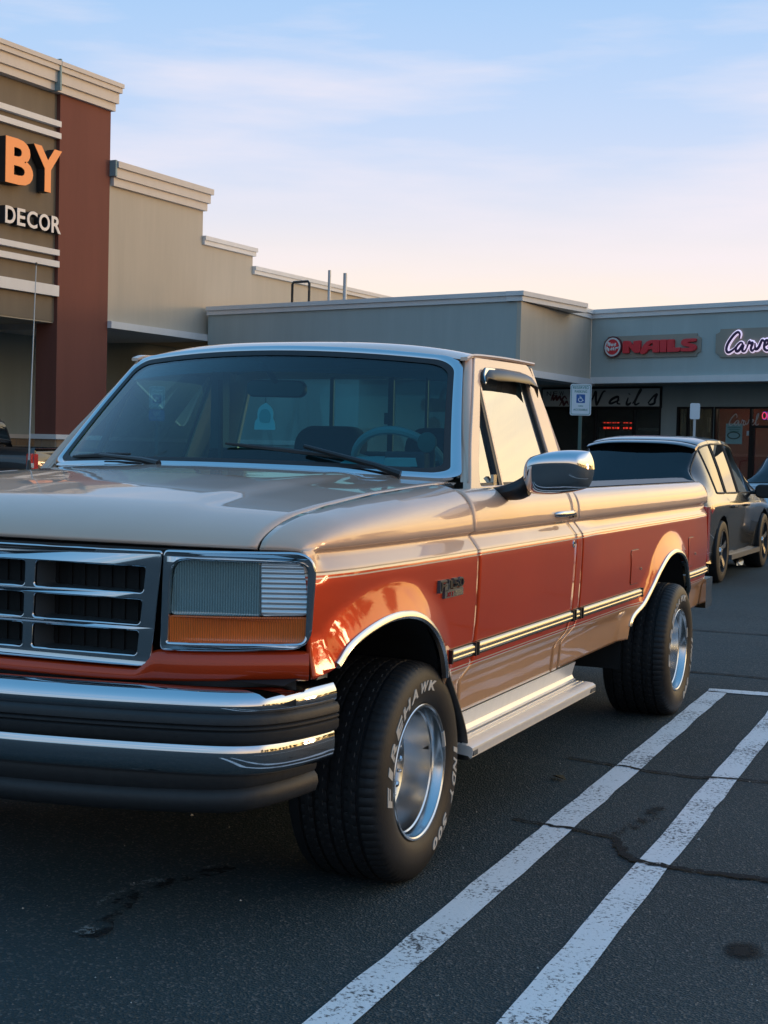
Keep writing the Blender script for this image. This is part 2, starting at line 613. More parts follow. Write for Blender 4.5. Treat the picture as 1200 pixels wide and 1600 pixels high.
M['maroon'] = mat('maroon_case', (0.10, 0.02, 0.025), 0.5)
M['asphalt'] = asphalt_material()
M['line'] = line_material()
M['tar'] = worn_mark('tar_seal', (.014, .017, .019), .6, 55, .34, .46)
M['stain'] = worn_mark('dark_damp_mark', (.013, .016, .018), .6, 22, .42, .66)
M['oil'] = worn_mark('oil_spot', (.011, .015, .017), .5, 2.2, .50, 1.05, True)
M['patchstone'] = worn_mark('bare_aggregate', (.17, .19, .19), .85, 90, .46, .56)
M['stucco'] = mat('beige_stucco', (0.47, 0.415, 0.335), 0.9, vary=0.06, scale=1.2, bump=0.15, bscale=25, streak=0.16)
M['stucco_shaded'] = mat('shade_toned_stucco', (0.38, 0.43, 0.415), 0.9, vary=0.06, scale=1.2, bump=0.15, bscale=25, streak=0.16)  # same wall as the beige stucco, with cool shade put into the colour
M['cornice'] = mat('pale_cornice', (0.62, 0.56, 0.50), 0.85, vary=0.05, scale=1.5, bump=0.08, streak=0.12)
M['white_trim'] = mat('white_trim', (0.70, 0.68, 0.66), 0.8, vary=0.05, scale=1.5, streak=0.12)
M['brown'] = mat('brown_stucco', (0.17, 0.135, 0.095), 0.9, vary=0.08, scale=1.5, bump=0.15, bscale=25, streak=0.2)
M['redbrown'] = mat('red_brown_stucco', (0.17, 0.058, 0.040), 0.9, vary=0.10, scale=1.2, bump=0.15, bscale=25, streak=0.2)
M['block'] = mat('split_face_block', (0.30, 0.21, 0.135), 0.9, vary=0.3, scale=8, bump=0.6, bscale=18)
M['mortar'] = mat('mortar', (0.30, 0.30, 0.28), 0.95, vary=0.1)
M['sign_orange'] = mat('orange_sign_face', (0.72, 0.21, 0.045), 0.5, vary=0.04, emit=(1.0, 0.36, 0.10), estr=0.12)
M['sign_white'] = mat('white_sign_face', (0.70, 0.66, 0.64), 0.5, vary=0.04)
M['sign_side'] = mat('dark_sign_return', (0.02, 0.02, 0.022), 0.6)
M['joint'] = mat('joint_metal', (0.20, 0.30, 0.32), 0.6)
M['metal_grey'] = mat('galvanised_pipe', (0.45, 0.46, 0.47), 0.5, 0.5, vary=0.1)
M['nails_plate'] = mat('brown_sign_plate', (0.30, 0.27, 0.22), 0.7, vary=0.08, scale=3)
M['nails_red'] = mat('red_letter_face', (0.68, 0.035, 0.045), 0.45, vary=0.06)
M['neon_white'] = mat('lit_script_outline', (0.8, 0.7, 0.85), 0.5, emit=(0.90, 0.72, 0.95), estr=0.5)
M['script_dark'] = mat('dark_script_face', (0.06, 0.02, 0.08), 0.4)
M['ink'] = mat('black_sign_ink', (0.02, 0.02, 0.025), 0.6)
M['ink_red'] = mat('dark_red_sign_ink', (0.12, 0.025, 0.03), 0.6)
M['board'] = mat('pale_sign_board', (0.60, 0.62, 0.60), 0.7, vary=0.05)
M['led'] = mat('red_led', (0.5, 0.02, 0.01), 0.5, emit=(1.0, 0.04, 0.02), estr=2.2)
M['neon_red'] = mat('red_neon_tube', (0.6, 0.03, 0.05), 0.5, emit=(1.0, 0.05, 0.08), estr=2.5)
M['neon_blue'] = mat('blue_neon_edge', (0.1, 0.05, 0.6), 0.5, emit=(0.2, 0.1, 1.0), estr=1.0)
M['frame_dark'] = mat('dark_bronze_frame', (0.022, 0.02, 0.02), 0.4, 0.5)
M['shop_inside'] = mat('shop_interior', (0.055, 0.050, 0.045), 0.9, vary=0.3, scale=2)
M['shop_red'] = mat('red_shop_interior', (0.30, 0.025, 0.018), 0.9, vary=0.25, scale=2)
M['curtain'] = mat('pale_curtain', (0.42, 0.42, 0.38), 0.9, vary=0.2, scale=10)
M['poster'] = mat('teal_poster', (0.25, 0.42, 0.44), 0.6, vary=0.2, scale=8)
M['leafy'] = mat('wreath_leaf', (0.05, 0.08, 0.05), 0.8, vary=0.4, scale=30)
M['sign_face'] = mat('road_sign_white', (0.60, 0.64, 0.68), 0.45, vary=0.05)
M['sign_green'] = mat('road_sign_green', (0.015, 0.17, 0.13), 0.5, vary=0.1)
M['sign_blue'] = mat('road_sign_blue', (0.012, 0.09, 0.30), 0.45, vary=0.1)
M['post'] = mat('green_sign_post', (0.055, 0.10, 0.085), 0.6, vary=0.2)
M['bollard'] = mat('blue_bollard_sleeve', (0.03, 0.16, 0.42), 0.4, vary=0.1)
M['suv'] = mat('black_car_paint', (0.020, 0.023, 0.026), 0.25, 0.3, coat=1.0, vary=0.1)
M['suv_trim'] = mat('dark_car_trim', (0.012, 0.012, 0.013), 0.5)
M['silver'] = mat('silver_car_paint', (0.36, 0.38, 0.40), 0.3, 0.6, coat=1.0, vary=0.04)
M['red_car'] = mat('maroon_car_paint', (0.16, 0.02, 0.03), 0.3, 0.4, coat=1.0, vary=0.1)
M['white_car'] = mat('pearl_car_paint', (0.38, 0.39, 0.40), 0.3, 0.3, coat=1.0, vary=0.04)
M['leaf'] = mat('dry_leaf', (0.22, 0.13, 0.06), 0.8, vary=0.4, scale=40)
M['pebble'] = mat('pale_pebble', (0.5, 0.48, 0.45), 0.8, vary=0.2)


# ------------------------------------------------------------------ mesh helpers
def obj(name, verts, faces, m, parent=None, smooth=True, angle=38, flip=False):
    me = bpy.data.meshes.new(name)
    fs = [tuple(reversed(f)) for f in faces] if flip else faces
    me.from_pydata([tuple(float(c) for c in v) for v in verts], [], fs)
    me.materials.append(m)
    me.update()
    if smooth:
        me.polygons.foreach_set('use_smooth', [True] * len(me.polygons))
        if angle is not None:
            me.set_sharp_from_angle(angle=R(angle))
    o = bpy.data.objects.new(name, me)
    COL.objects.link(o)
    if parent is not None:
        o.parent = parent
    return o


def tag(o, label, cat, group=None):
    o['label'] = label
    o['category'] = cat
    if group:
        o['group'] = group
    return o


def thing(name, label, cat, loc=(0, 0, 0), rz=0.0, group=None):
    o = bpy.data.objects.new(name, None)
    COL.objects.link(o)
    o.location = loc
    o.rotation_euler = (0, 0, rz)
    o.empty_display_size = 0.2
    return tag(o, label, cat, group)


def joint_empty(name, parent):
    o = bpy.data.objects.new(name, None)
    COL.objects.link(o)
    o.parent = parent
    return o


class MB:
    """collects geometry for one mesh object"""
    def __init__(self):
        self.v, self.f = [], []

    def add(self, verts, faces):
        o = len(self.v)
        self.v += [tuple(v) for v in verts]
        self.f += [tuple(i + o for i in f) for f in faces]
        return self

    def box(self, a, b):
        x0, y0, z0 = a
        x1, y1, z1 = b
        return self.add([(x0, y0, z0), (x1, y0, z0), (x1, y1, z0), (x0, y1, z0), (x0, y0, z1), (x1, y0, z1), (x1, y1, z1), (x0, y1, z1)],
                        [(0, 3, 2, 1), (4, 5, 6, 7), (0, 1, 5, 4), (1, 2, 6, 5), (2, 3, 7, 6), (3, 0, 4, 7)])

    def tube(self, pts, r, seg=8, close=False, caps=True):
        v, f = tube_geo(pts, r, seg, close, caps)
        return self.add(v, f)

    def build(self, name, m, parent=None, **k):
        return obj(name, self.v, self.f, m, parent, **k)


def grid_faces(nu, nv, closed_u=False):
    """verts indexed i*nv + j"""
    f = []
    for i in range(nu if closed_u else nu - 1):
        i2 = (i + 1) % nu
        for j in range(nv - 1):
            f.append((i * nv + j, i2 * nv + j, i2 * nv + j + 1, i * nv + j + 1))
    return f


def tube_geo(pts, r, seg=8, close=False, caps=True):
    P = [Vector(p) for p in pts]
    n = len(P)
    rr = r if hasattr(r, '__len__') else [r] * n
    T = []
    for i in range(n):
        a = P[(i - 1) % n] if (close or i > 0) else P[i]
        b = P[(i + 1) % n] if (close or i < n - 1) else P[i]
        t = (b - a)
        T.append(t.normalized() if t.length > 1e-9 else Vector((0, 0, 1)))
    ref = Vector((0, 0, 1)) if abs(T[0].z) < 0.9 else Vector((1, 0, 0))
    nrm = (ref - T[0] * ref.dot(T[0])).normalized()
    v = []
    for i in range(n):
        nrm = (nrm - T[i] * nrm.dot(T[i])).normalized()
        b = T[i].cross(nrm)
        for k in range(seg):
            a = 2 * math.pi * k / seg
            v.append(tuple(P[i] + (nrm * math.cos(a) + b * math.sin(a)) * rr[i]))
    f = []
    for i in range(n if close else n - 1):
        i2 = (i + 1) % n
        for k in range(seg):
            k2 = (k + 1) % seg
            f.append((i * seg + k, i * seg + k2, i2 * seg + k2, i2 * seg + k))
    if caps and not close:
        f.append(tuple(reversed(range(seg))))
        f.append(tuple((n - 1) * seg + k for k in range(seg)))
    return v, f


def sweep(sections, close_sec=False, cap=True):
    """sections: list of lists of points, all the same length"""
    n, k = len(sections), len(sections[0])
    v = [p for s in sections for p in s]
    f = []
    for i in range(n - 1):
        for j in range(k if close_sec else k - 1):
            j2 = (j + 1) % k
            f.append((i * k + j, (i + 1) * k + j, (i + 1) * k + j2, i * k + j2))
    if cap and close_sec:
        f.append(tuple(reversed(range(k))))
        f.append(tuple((n - 1) * k + j for j in range(k)))
    return v, f


def lathe_x(profile, seg, c, flat=None):
    """profile of (x, r) turned about the X axis through c"""
    v = []
    for i in range(seg):
        a = 2 * math.pi * i / seg
        for (x, r) in profile:
            rr = r(i) if callable(r) else r
            v.append((c[0] + x, c[1] + rr * math.cos(a), c[2] + rr * math.sin(a)))
    if flat is not None:
        v = [(x, y, max(z, flat)) for x, y, z in v]
    return v, grid_faces(seg, len(profile), True)


def catmull(pts, n=8, close=False):
    P = [np.array(p, float) for p in pts]
    out = []
    m = len(P)
    for i in range(m if close else m - 1):
        p0 = P[(i - 1) % m] if (close or i > 0) else 2 * P[0] - P[1]
        p1, p2 = P[i], P[(i + 1) % m]
        p3 = P[(i + 2) % m] if (close or i < m - 2) else 2 * P[-1] - P[-2]
        for k in range(n):
            t = k / n
            out.append(0.5 * ((2 * p1) + (-p0 + p2) * t + (2 * p0 - 5 * p1 + 4 * p2 - p3) * t * t + (-p0 + 3 * p1 - 3 * p2 + p3) * t ** 3))
    if not close:
        out.append(P[-1])
    return out


def rrect(x0, y0, x1, y1, r=0.02, n=5, edge=0):
    """rounded rectangle outline, counter clockwise"""
    rs = r if hasattr(r, '__len__') else [r] * 4
    c = [(x1 - rs[0], y0 + rs[0], -90, rs[0]), (x1 - rs[1], y1 - rs[1], 0, rs[1]), (x0 + rs[2], y1 - rs[2], 90, rs[2]), (x0 + rs[3], y0 + rs[3], 180, rs[3])]
    p = []
    for cx, cy, a0, rr in c:
        for k in range(n + 1):
            a = R(a0 + 90 * k / n)
            p.append((cx + rr * math.cos(a), cy + rr * math.sin(a)))
    return densify(p, edge) if edge else p


def round_poly(pts, r, n=5):
    """polygon with rounded corners; r one radius or one per corner"""
    m = len(pts)
    rs = r if hasattr(r, '__len__') else [r] * m
    out = []
    for i in range(m):
        p = np.array(pts[i], float)
        a = np.array(pts[i - 1], float) - p
        b = np.array(pts[(i + 1) % m], float) - p
        la, lb = np.linalg.norm(a), np.linalg.norm(b)
        d = min(rs[i], la * 0.45, lb * 0.45)
        if d < 1e-4:
            out.append(tuple(p))
            continue
        s, e = p + a / la * d, p + b / lb * d
        for k in range(n + 1):
            t = k / n
            q = s * (1 - t) ** 2 + 2 * p * t * (1 - t) + e * t * t
            out.append(tuple(q))
    return out


def densify(p, step):
    out = []
    m = len(p)
    for i in range(m):
        a, b = np.array(p[i], float), np.array(p[(i + 1) % m], float)
        k = max(1, int(np.linalg.norm(b - a) / step))
        for j in range(k):
            out.append(tuple(a + (b - a) * j / k))
    return out


def fill2d(outer, holes=(), ext=0.01, bev=0.0, bres=2):
    """filled flat outline with holes -> verts (a, b, depth), faces"""
    cu = bpy.data.curves.new('outline', 'CURVE')
    cu.dimensions = '2D'
    cu.fill_mode = 'BOTH'
    cu.extrude = ext / 2
    cu.bevel_depth = bev
    cu.bevel_resolution = bres
    for poly in [outer] + list(holes):
        sp = cu.splines.new('POLY')
        sp.points.add(len(poly) - 1)
        for i, p in enumerate(poly):
            sp.points[i].co = (p[0], p[1], 0, 1)
        sp.use_cyclic_u = True
    o = bpy.data.objects.new('outline', cu)
    me = o.to_mesh()
    v = [tuple(x.co) for x in me.vertices]
    f = [tuple(p.vertices) for p in me.polygons]
    o.to_mesh_clear()
    bpy.data.objects.remove(o)
    bpy.data.curves.remove(cu)
    return v, f


def plate(name, outer, holes, ext, fn, m, parent=None, bev=0.0, smooth=True, angle=30):
    v, f = fill2d(outer, holes, ext, bev)
    return obj(name, [fn(*p) for p in v], f, m, parent, smooth=smooth, angle=angle)


def text_geo(body, size, ext=0.004, offset=0.0, shear=0.0, space=1.0):
    cu = bpy.data.curves.new('text', 'FONT')
    cu.body = body
    cu.size = size
    cu.extrude = ext / 2
    cu.offset = offset
    cu.shear = shear
    cu.space_character = space
    cu.resolution_u = 4
    o = bpy.data.objects.new('text', cu)
    me = o.to_mesh()
    v = [tuple(x.co) for x in me.vertices]
    f = [tuple(p.vertices) for p in me.polygons]
    o.to_mesh_clear()
    bpy.data.objects.remove(o)
    bpy.data.curves.remove(cu)
    return v, f


def text_fit(body, x0, x1, y0, y1, ext, offset=0.0, shear=0.0):
    """text scaled into a box"""
    v, f = text_geo(body, 1.0, ext, offset, shear)
    if not v:
        return v, f
    a = np.array(v)
    mn, mx = a.min(0), a.max(0)
    a[:, 0] = x0 + (a[:, 0] - mn[0]) / (mx[0] - mn[0]) * (x1 - x0)
    a[:, 1] = y0 + (a[:, 1] - mn[1]) / (mx[1] - mn[1]) * (y1 - y0)
    return [tuple(p) for p in a], f


def sstep(a, b, x):
    t = np.clip((x - a) / (b - a), 0, 1)
    return t * t * (3 - 2 * t)


def ground_z(y):
    return -0.2 * float(sstep(5.5, 12.0, y))


def bevel(o, w=0.01, seg=2):
    b = o.modifiers.new('bevel', 'BEVEL')
    b.width = w
    b.segments = seg
    b.limit_method = 'ANGLE'
    return o


# ------------------------------------------------------------------ ground
def build_ground():
    ys = np.concatenate([[-400, -120, -40, -15], np.arange(-8, 14.1, 0.5), [18, 24, 32, 45, 70, 150, 400, 900]])
    xs = np.array([-900, -300, -100, -40, -20, -10, -5, -2, 0, 2, 5, 10, 20, 40, 100, 300, 900])
    v = [(x, y, ground_z(y)) for x in xs for y in ys]
    g = obj('parking_lot', v, grid_faces(len(xs), len(ys)), M['asphalt'])
    g['kind'] = 'structure'

    def strip(name, pts_l, pts_r, lift, m, parent=g):
        n = len(pts_l)
        vv = []
        for l, r in zip(pts_l, pts_r):
            vv += [(l[0], l[1], ground_z(l[1]) + lift), (r[0], r[1], ground_z(r[1]) + lift)]
        f = [(2 * i, 2 * i + 1, 2 * i + 3, 2 * i + 2) for i in range(n - 1)]
        return obj(name, vv, f, m, parent, smooth=False)

    def stripe(xa, ya, xb, yb, w, name='parking_line'):
        n = 40
        L_, R_ = [], []
        dx, dy = xb - xa, yb - ya
        ln = math.hypot(dx, dy)
        nx, ny = dy / ln, -dx / ln
        for i in range(n + 1):
            t = i / n
            j1, j2 = rng.normal(0, 0.0025, 2)
            x, y = xa + dx * t, ya + dy * t
            L_.append((x - nx * (w / 2 + j1), y - ny * (w / 2 + j1)))
            R_.append((x + nx * (w / 2 + j2), y + ny * (w / 2 + j2)))
        return strip(name, L_, R_, 0.004, M['line'])
    stripe(1.270, -2.9, 1.135, 4.13, 0.108)
    stripe(1.675, -2.9, 1.535, 4.0, 0.108)
    stripe(1.08, 4.155, 1.62, 4.215, 0.12)
    stripe(-1.45, -2.9, -1.58, 4.1, 0.108)
    stripe(-1.05, -2.9, -1.18, 4.1, 0.108)
    stripe(-1.58, 4.16, -1.12, 4.21, 0.12)
    stripe(4.25, -2.9, 4.12, 4.1, 0.108)
    # far bay lines behind the cars
    stripe(-0.2, 16.9, 3.2, 16.0, 0.10)
    stripe(0.4, 19.4, 4.4, 18.4, 0.10)

    def crack(pts, w0, w1, m, lift=0.0065, name='crack_seal', jit=0.01):
        P = catmull([np.array(p) for p in pts], 8)
        L_, R_ = [], []
        for i, p in enumerate(P):
            a = P[max(0, i - 1)]
            b = P[min(len(P) - 1, i + 1)]
            d = b - a
            d = d / (np.linalg.norm(d) + 1e-9)
            nn = np.array([d[1], -d[0]])
            t = i / (len(P) - 1)
            w = (w0 + (w1 - w0) * t) * (0.7 + 0.6 * random.random())
            p = p + nn * random.uniform(-jit, jit)
            L_.append(p - nn * w / 2)
            R_.append(p + nn * w / 2)
        return strip(name, L_, R_, lift, m)
    crack([(1.02, 0.88), (1.18, 0.86), (1.397, 0.812), (1.46, 0.70), (1.526, 0.59), (1.701, 0.55), (1.965, 0.563), (2.4, 0.52), (3.4, 0.6)], 0.02, 0.05, M['tar'])
    crack([(1.397, 0.812), (1.43, 0.95), (1.44, 1.061), (1.455, 1.2), (1.444, 1.34)], 0.03, 0.07, M['stain'], 0.0055, jit=0.012)
    crack([(0.9, 2.0), (1.114, 1.951), (1.415, 1.896), (1.748, 1.956), (2.3, 1.9), (3.2, 2.0)], 0.018, 0.03, M['tar'])
    crack([(-4, 5.05), (0.2, 4.83), (0.87, 4.787), (1.312, 4.775), (2.4, 4.7), (6, 4.6)], 0.03, 0.035, M['tar'])
    crack([(-3, 7.4), (0.2, 7.2), (2.0, 7.25), (5, 7.0)], 0.04, 0.04, M['tar'])
    # worn aggregate where the surface has broken up in front of the truck
    crack([(0.385, -0.84), (0.395, -0.78)], 0.05, 0.06, M['patchstone'], name='broken_patch')
    crack([(0.30, -0.62), (0.27, -0.53), (0.275, -0.47)], 0.012, 0.02, M['patchstone'], name='broken_patch')
    crack([(0.275, -0.42), (0.30, -0.36), (0.33, -0.33)], 0.02, 0.04, M['patchstone'], name='broken_patch')
    crack([(0.36, -0.22), (0.39, -0.12), (0.46, -0.02)], 0.010, 0.012, M['patchstone'], name='broken_patch')
    crack([(0.43, -0.84), (0.36, -0.60), (0.33, -0.45), (0.42, -0.1)], 0.05, 0.06, M['stain'], lift=0.0035, name='oil_stain')
    # oil spot
    for ox, oy, rx, ry in ((2.005, -.128, .085, .13), (2.6, .9, .16, .12)):
        a = [(math.cos(t), math.sin(t)) for t in np.linspace(0, 2 * math.pi, 29)[:-1]]
        o = obj('oil_stain', [(x, y, 0) for x, y in a], [tuple(range(len(a)))], M['oil'], g, smooth=False)
        o.location = (ox, oy, .003)
        o.scale = (rx, ry, 1)
    return g


GROUND = build_ground()


# ------------------------------------------------------------------ the pickup truck
# truck frame: x to the driver's side, y towards the tail, origin on the ground between the front wheels
TRUCK = thing('pickup_truck', 'tan and copper-red two-tone pickup truck with chrome grille and running board', 'pickup truck')

PROF = np.array([
    (.400, .950), (.44, .955), (.50, .963), (.545, .968), (.562, .971), (.600, .988), (.615, .990), (.70, .997), (.80, 1.003),
    (.90, 1.007), (.96, 1.008), (.985, 1.006), (1.030, .974), (1.036, .973), (1.041, .975), (1.047, .989), (1.052, .992), (1.062, .992)])
PROF0 = PROF.copy()
PROF0[-7:, 1] = (.998, .996, .995, .993, .991, .989, .986)


def side_x(y, z, crease=True):
    """half width of the body side"""
    w = sstep(-0.635, -0.575, y) if crease else 0.0
    b = np.interp(z, PROF[:, 0], PROF[:, 1]) * w + np.interp(z, PROF0[:, 0], PROF0[:, 1]) * (1 - w)
    b = b - 0.014 * sstep(1.70, 2.10, y) * sstep(.74, .985, z) * (z < 1.02)
    t = -0.027 * (np.clip((0.30 - y) / 0.96, 0, 2)) ** 2 - 0.012 * np.clip((y - 4.0) / 0.45, 0, 1) ** 2
    t = t - 0.020 * (np.clip((-0.42 - y) / 0.235, 0, 1.2)) ** 2
    return b + t


ARCH_F = catmull([(-.74, .700), (-.66, .712), (-.575, .728), (-.545, .745), (-.50, .782), (-.41, .812), (-.28, .834), (-.15, .836), (-.03, .814), (.075, .765), (.15, .703), (.195, .635), (.222, .56), (.235, .48), (.24, .36)], 5)
ARCH_R = catmull([(2.66, .30), (2.655, .44), (2.655, .50), (2.68, .545), (2.80, .595), (2.95, .668), (3.08, .738), (3.23, .795), (3.36, .818), (3.47, .820), (3.60, .800), (3.71, .750), (3.775, .688), (3.85, .62), (3.91, .56), (3.945, .50), (3.95, .30)], 5)
ARCH_F, ARCH_R = np.array(ARCH_F), np.array(ARCH_R)


def seg_dist(P, poly):
    """distance and nearest point of points P (n,2) to the polyline"""
    A, B = poly[:-1], poly[1:]
    d = B - A
    t = np.einsum('nkc,kc->nk', P[:, None, :] - A[None], d) / (d * d).sum(1)
    t = np.clip(t, 0, 1)
    Q = A[None] + d[None] * t[..., None]
    dd = np.linalg.norm(P[:, None, :] - Q, axis=2)
    k = dd.argmin(1)
    i = np.arange(len(P))
    return dd[i, k], Q[i, k]


def in_poly(P, poly):
    x, y = P[:, 0], P[:, 1]
    c = np.zeros(len(P), bool)
    n = len(poly)
    for i in range(n):
        x1, y1 = poly[i]
        x2, y2 = poly[(i + 1) % n]
        if y1 == y2:
            continue
        hit = ((y1 > y) != (y2 > y)) & (x < (x2 - x1) * (y - y1) / (y2 - y1) + x1)
        c ^= hit
    return c


FLARE = (0.024, 0.105)


def flare(P, poly):
    d, _ = seg_dist(P, poly)
    return FLARE[0] * np.clip(1 - d / FLARE[1], 0, 1) ** 1.35


HX = 0.835


def hood_line(y):
    return np.interp(y, [-.82, -.58, -.32, 0, .44, .72], [1.096, 1.121, 1.150, 1.176, 1.197, 1.209])


def nose_drop(z, s):
    """rounded front edge shared by hood and fenders; s is the distance behind the edge"""
    if s < .24:
        q = min(1.0, 1 - s / .24)
        z -= (z - 1.044) * (1 - math.sqrt(max(0, 1 - q * q * .995)))
    return z



def side_panel(name, s, y0, y1, top, parent, arch=None, zlo=0.445, dy=0.0125, edge=0.0):
    """one outer body panel between the seams y0(z) and y1(z); top gives the end of the shoulder curve at y"""
    zs = np.concatenate([np.arange(zlo, 1.022, 0.0115), [1.030, 1.036, 1.0385, 1.041, 1.044, 1.047, 1.052, 1.062]])
    zm = 0.5 * (zs[0] + zs[-1])
    ny = max(6, int((y1(zm) - y0(zm)) / dy))
    ts = np.linspace(0, 1, ny + 1)
    na = 12
    V = np.zeros((ny + 1, len(zs) + na, 3))
    for j, z in enumerate(zs):
        y = y0(z) + (y1(z) - y0(z)) * ts
        V[:, j, 1] = y
        V[:, j, 2] = z
    inside = np.zeros((ny + 1, len(zs) + na), bool)
    P = V[:, :len(zs), 1:].reshape(-1, 2)
    if arch is not None:
        cut = np.vstack([arch, [[arch[-1][0], 0.0], [arch[0][0], 0.0]]])
        ins = in_poly(P, cut)
        inside[:, :len(zs)] = ins.reshape(ny + 1, len(zs))
        # snap the first ring of cut vertices onto the arch line
        _, q = seg_dist(P, arch)
        Q = P.copy()
        Q[ins] = q[ins]
        P = Q
    fl = flare(P, arch) if arch is not None else 0.0
    X = side_x(P[:, 0], P[:, 1]) + fl
    V[:, :len(zs), 0] = X.reshape(ny + 1, len(zs))
    V[:, :len(zs), 1] = P[:, 0].reshape(ny + 1, len(zs))
    V[:, :len(zs), 2] = P[:, 1].reshape(ny + 1, len(zs))
    for i in range(ny + 1):
        xs_, ys_ = V[i, len(zs) - 1, 0], V[i, len(zs) - 1, 1]
        xt, zt = top(ys_)
        for k in range(1, na + 1):
            a = math.pi / 2 * k / na
            cs = math.cos(a) ** 0.9
            yk, zk = ys_, 1.062 + (zt - 1.062) * math.sin(a) ** 0.9
            if arch is ARCH_F:
                # the nose sweeps forward towards the hood corner and rolls down to the lamp bezel
                fr = 1 - cs
                yk = ys_ - .046 * fr * float(sstep(-.40, -.668, ys_))
                zk = nose_drop(1.062 + (float(hood_line(yk)) - 1.062) * math.sin(a) ** 0.9, yk - (-.668 - .046 * fr))
            V[i, len(zs) + k - 1] = (xt + (xs_ - xt) * cs, yk, zk)
    if arch is ARCH_F:
        for i in range(ny + 1):
            for j in range(len(zs)):
                if V[i, j, 2] > 1.044:
                    V[i, j, 2] = nose_drop(V[i, j, 2], V[i, j, 1] + .668)
    nz = V.shape[1]
    fs = []
    for i in range(ny):
        for j in range(nz - 1):
            if inside[i, j] and inside[i + 1, j] and inside[i, j + 1] and inside[i + 1, j + 1]:
                continue
            fs.append((i * nz + j, i * nz + j + 1, (i + 1) * nz + j + 1, (i + 1) * nz + j))
    vv = V.reshape(-1, 3).copy()
    vv[:, 0] *= s
    used = sorted({k for f in fs for k in f})
    mp = {k: n for n, k in enumerate(used)}
    fs = [tuple(mp[k] for k in f) for f in fs]
    o = obj(name, vv[used], fs, M['paint'], parent, angle=50, flip=(s > 0))
    so = o.modifiers.new('thickness', 'SOLIDIFY')
    so.thickness = 0.012
    so.offset = -1.0
    so.use_rim = True
    return o


def fn_const(c):
    return lambda z: c + 0 * z


def fn_tab(zs, ys):
    return lambda z: np.interp(z, zs, ys)


DOOR_F = fn_tab([.45, .50, .557, .61, .75, .983, 1.07, 1.2], [.452, .440, .424, .486, .497, .489, .478, .470])
DOOR_R = fn_tab([.45, .545, .60, .676, .987, 1.03, 1.2], [1.510, 1.504, 1.606, 1.648, 1.650, 1.636, 1.640])
BED_F = fn_tab([.45, .553, .606, .666, .983, 1.03, 1.2], [1.606, 1.592, 1.703, 1.753, 1.742, 1.728, 1.735])
G = 0.004


def fender_top(y):
    return (HX + 0.004 + 0.02 * float(sstep(0.3, 0.7, y)), float(hood_line(y)))


def door_top(y):
    return 0.903, 1.186


def bed_top(y):
    return 0.925, 1.166 - 0.012 * float(sstep(4.38, 4.47, y))


FENDER_END = fn_tab([.40, .78, 1.05, 1.07], [-.655, -.655, -.668, -.668])
for s in (1, -1):
    fender = side_panel('fender', s, FENDER_END, lambda z: DOOR_F(z) - G, fender_top, TRUCK, ARCH_F)
    door = side_panel('door', s, lambda z: DOOR_F(z) + G, lambda z: DOOR_R(z) - G, door_top, TRUCK, dy=0.03)
    cabside = side_panel('cab_corner', s, lambda z: DOOR_R(z) + G, lambda z: BED_F(z) - 0.012, door_top, TRUCK, dy=0.03)
    bed = side_panel('bed_side', s, lambda z: BED_F(z) + 0.006, fn_const(4.452), bed_top, TRUCK, ARCH_R, zlo=0.448)
    if s > 0:
        DOOR, FENDER, BEDSIDE = door, fender, bed
    # bright lip along each wheel opening
    for arch, own, lo in ((ARCH_F, fender, .735), (ARCH_R, bed, .50)):
        pts = [p for p in arch if (p[1] > lo or (arch is ARCH_F and p[0] > 0 and p[1] > .60))]
        P = np.array(pts)
        x = side_x(P[:, 0], P[:, 1]) + FLARE[0]
        secs = []
        for i in range(len(P)):
            a, b = P[max(0, i - 1)], P[min(len(P) - 1, i + 1)]
            t = (b - a) / np.linalg.norm(b - a)
            nrm = np.array([-t[1], t[0]])
            if nrm[1] < 0 and abs(t[0]) > .3:
                nrm = -nrm
            sec = []
            for du, dx in ((-.010, -.012), (-.011, .003), (-.004, .009), (.006, .007), (.012, .0015), (.011, -.012)):
                q = P[i] + nrm * du
                sec.append((s * (x[i] + dx), q[0], q[1]))
            secs.append(sec)
        v, f = sweep(secs, True)
        obj('arch_trim', v, f, M['alloy'], TRUCK)
    # inner wheel housings
    for arch in (ARCH_F, ARCH_R):
        P = np.array(arch)
        secs = [[(s * (side_x(p[0], p[1]) - 0.004), p[0], p[1] + .003), (s * .50, p[0], p[1] + .003)] for p in P]
        v, f = sweep(secs)
        mb = MB().add(v, f)
        mb.add([(s * .50, p[0], p[1]) for p in P] + [(s * .50, P[-1][0], .44), (s * .50, P[0][0], .44)], [tuple(range(len(P) + 2))])
        mb.build('wheel_housing', M['dark'], TRUCK, smooth=False)

# underbody; low boxes added to keep low sun from passing beneath
mb = MB()
mb.box((-.46, -.60, .36), (.46, 4.30, .60))
mb.box((-.93, .26, .455), (.93, 1.60, .60))
mb.box((-.90, 1.62, .50), (.90, 2.64, .62))
mb.box((-.88, 3.97, .52), (.88, 4.40, .62))
mb.box((-.48, -.64, .60), (.48, .40, 1.02))
mb.box((-.80, -.635, .66), (.80, -.60, 1.02))
mb.box((-.26, -.42, .24), (.26, 1.3, .37))
mb.box((-.80, -.02, .22), (.80, .14, .37))
mb.box((.30, 1.75, .33), (.72, 2.55, .51))
mb.box((-.72, 1.75, .33), (-.30, 2.55, .51))
mb.box((-.70, -.62, .34), (.70, -.50, .50))
mb.box((-.72, .45, .20), (.72, 1.72, .46))
mb.build('chassis', M['dark'], TRUCK, smooth=False)
for yy in (.06, 3.32):
    MB().tube([(-.85, yy, .33), (.85, yy, .33)], .05, 10).build('axle', M['dark'], TRUCK)
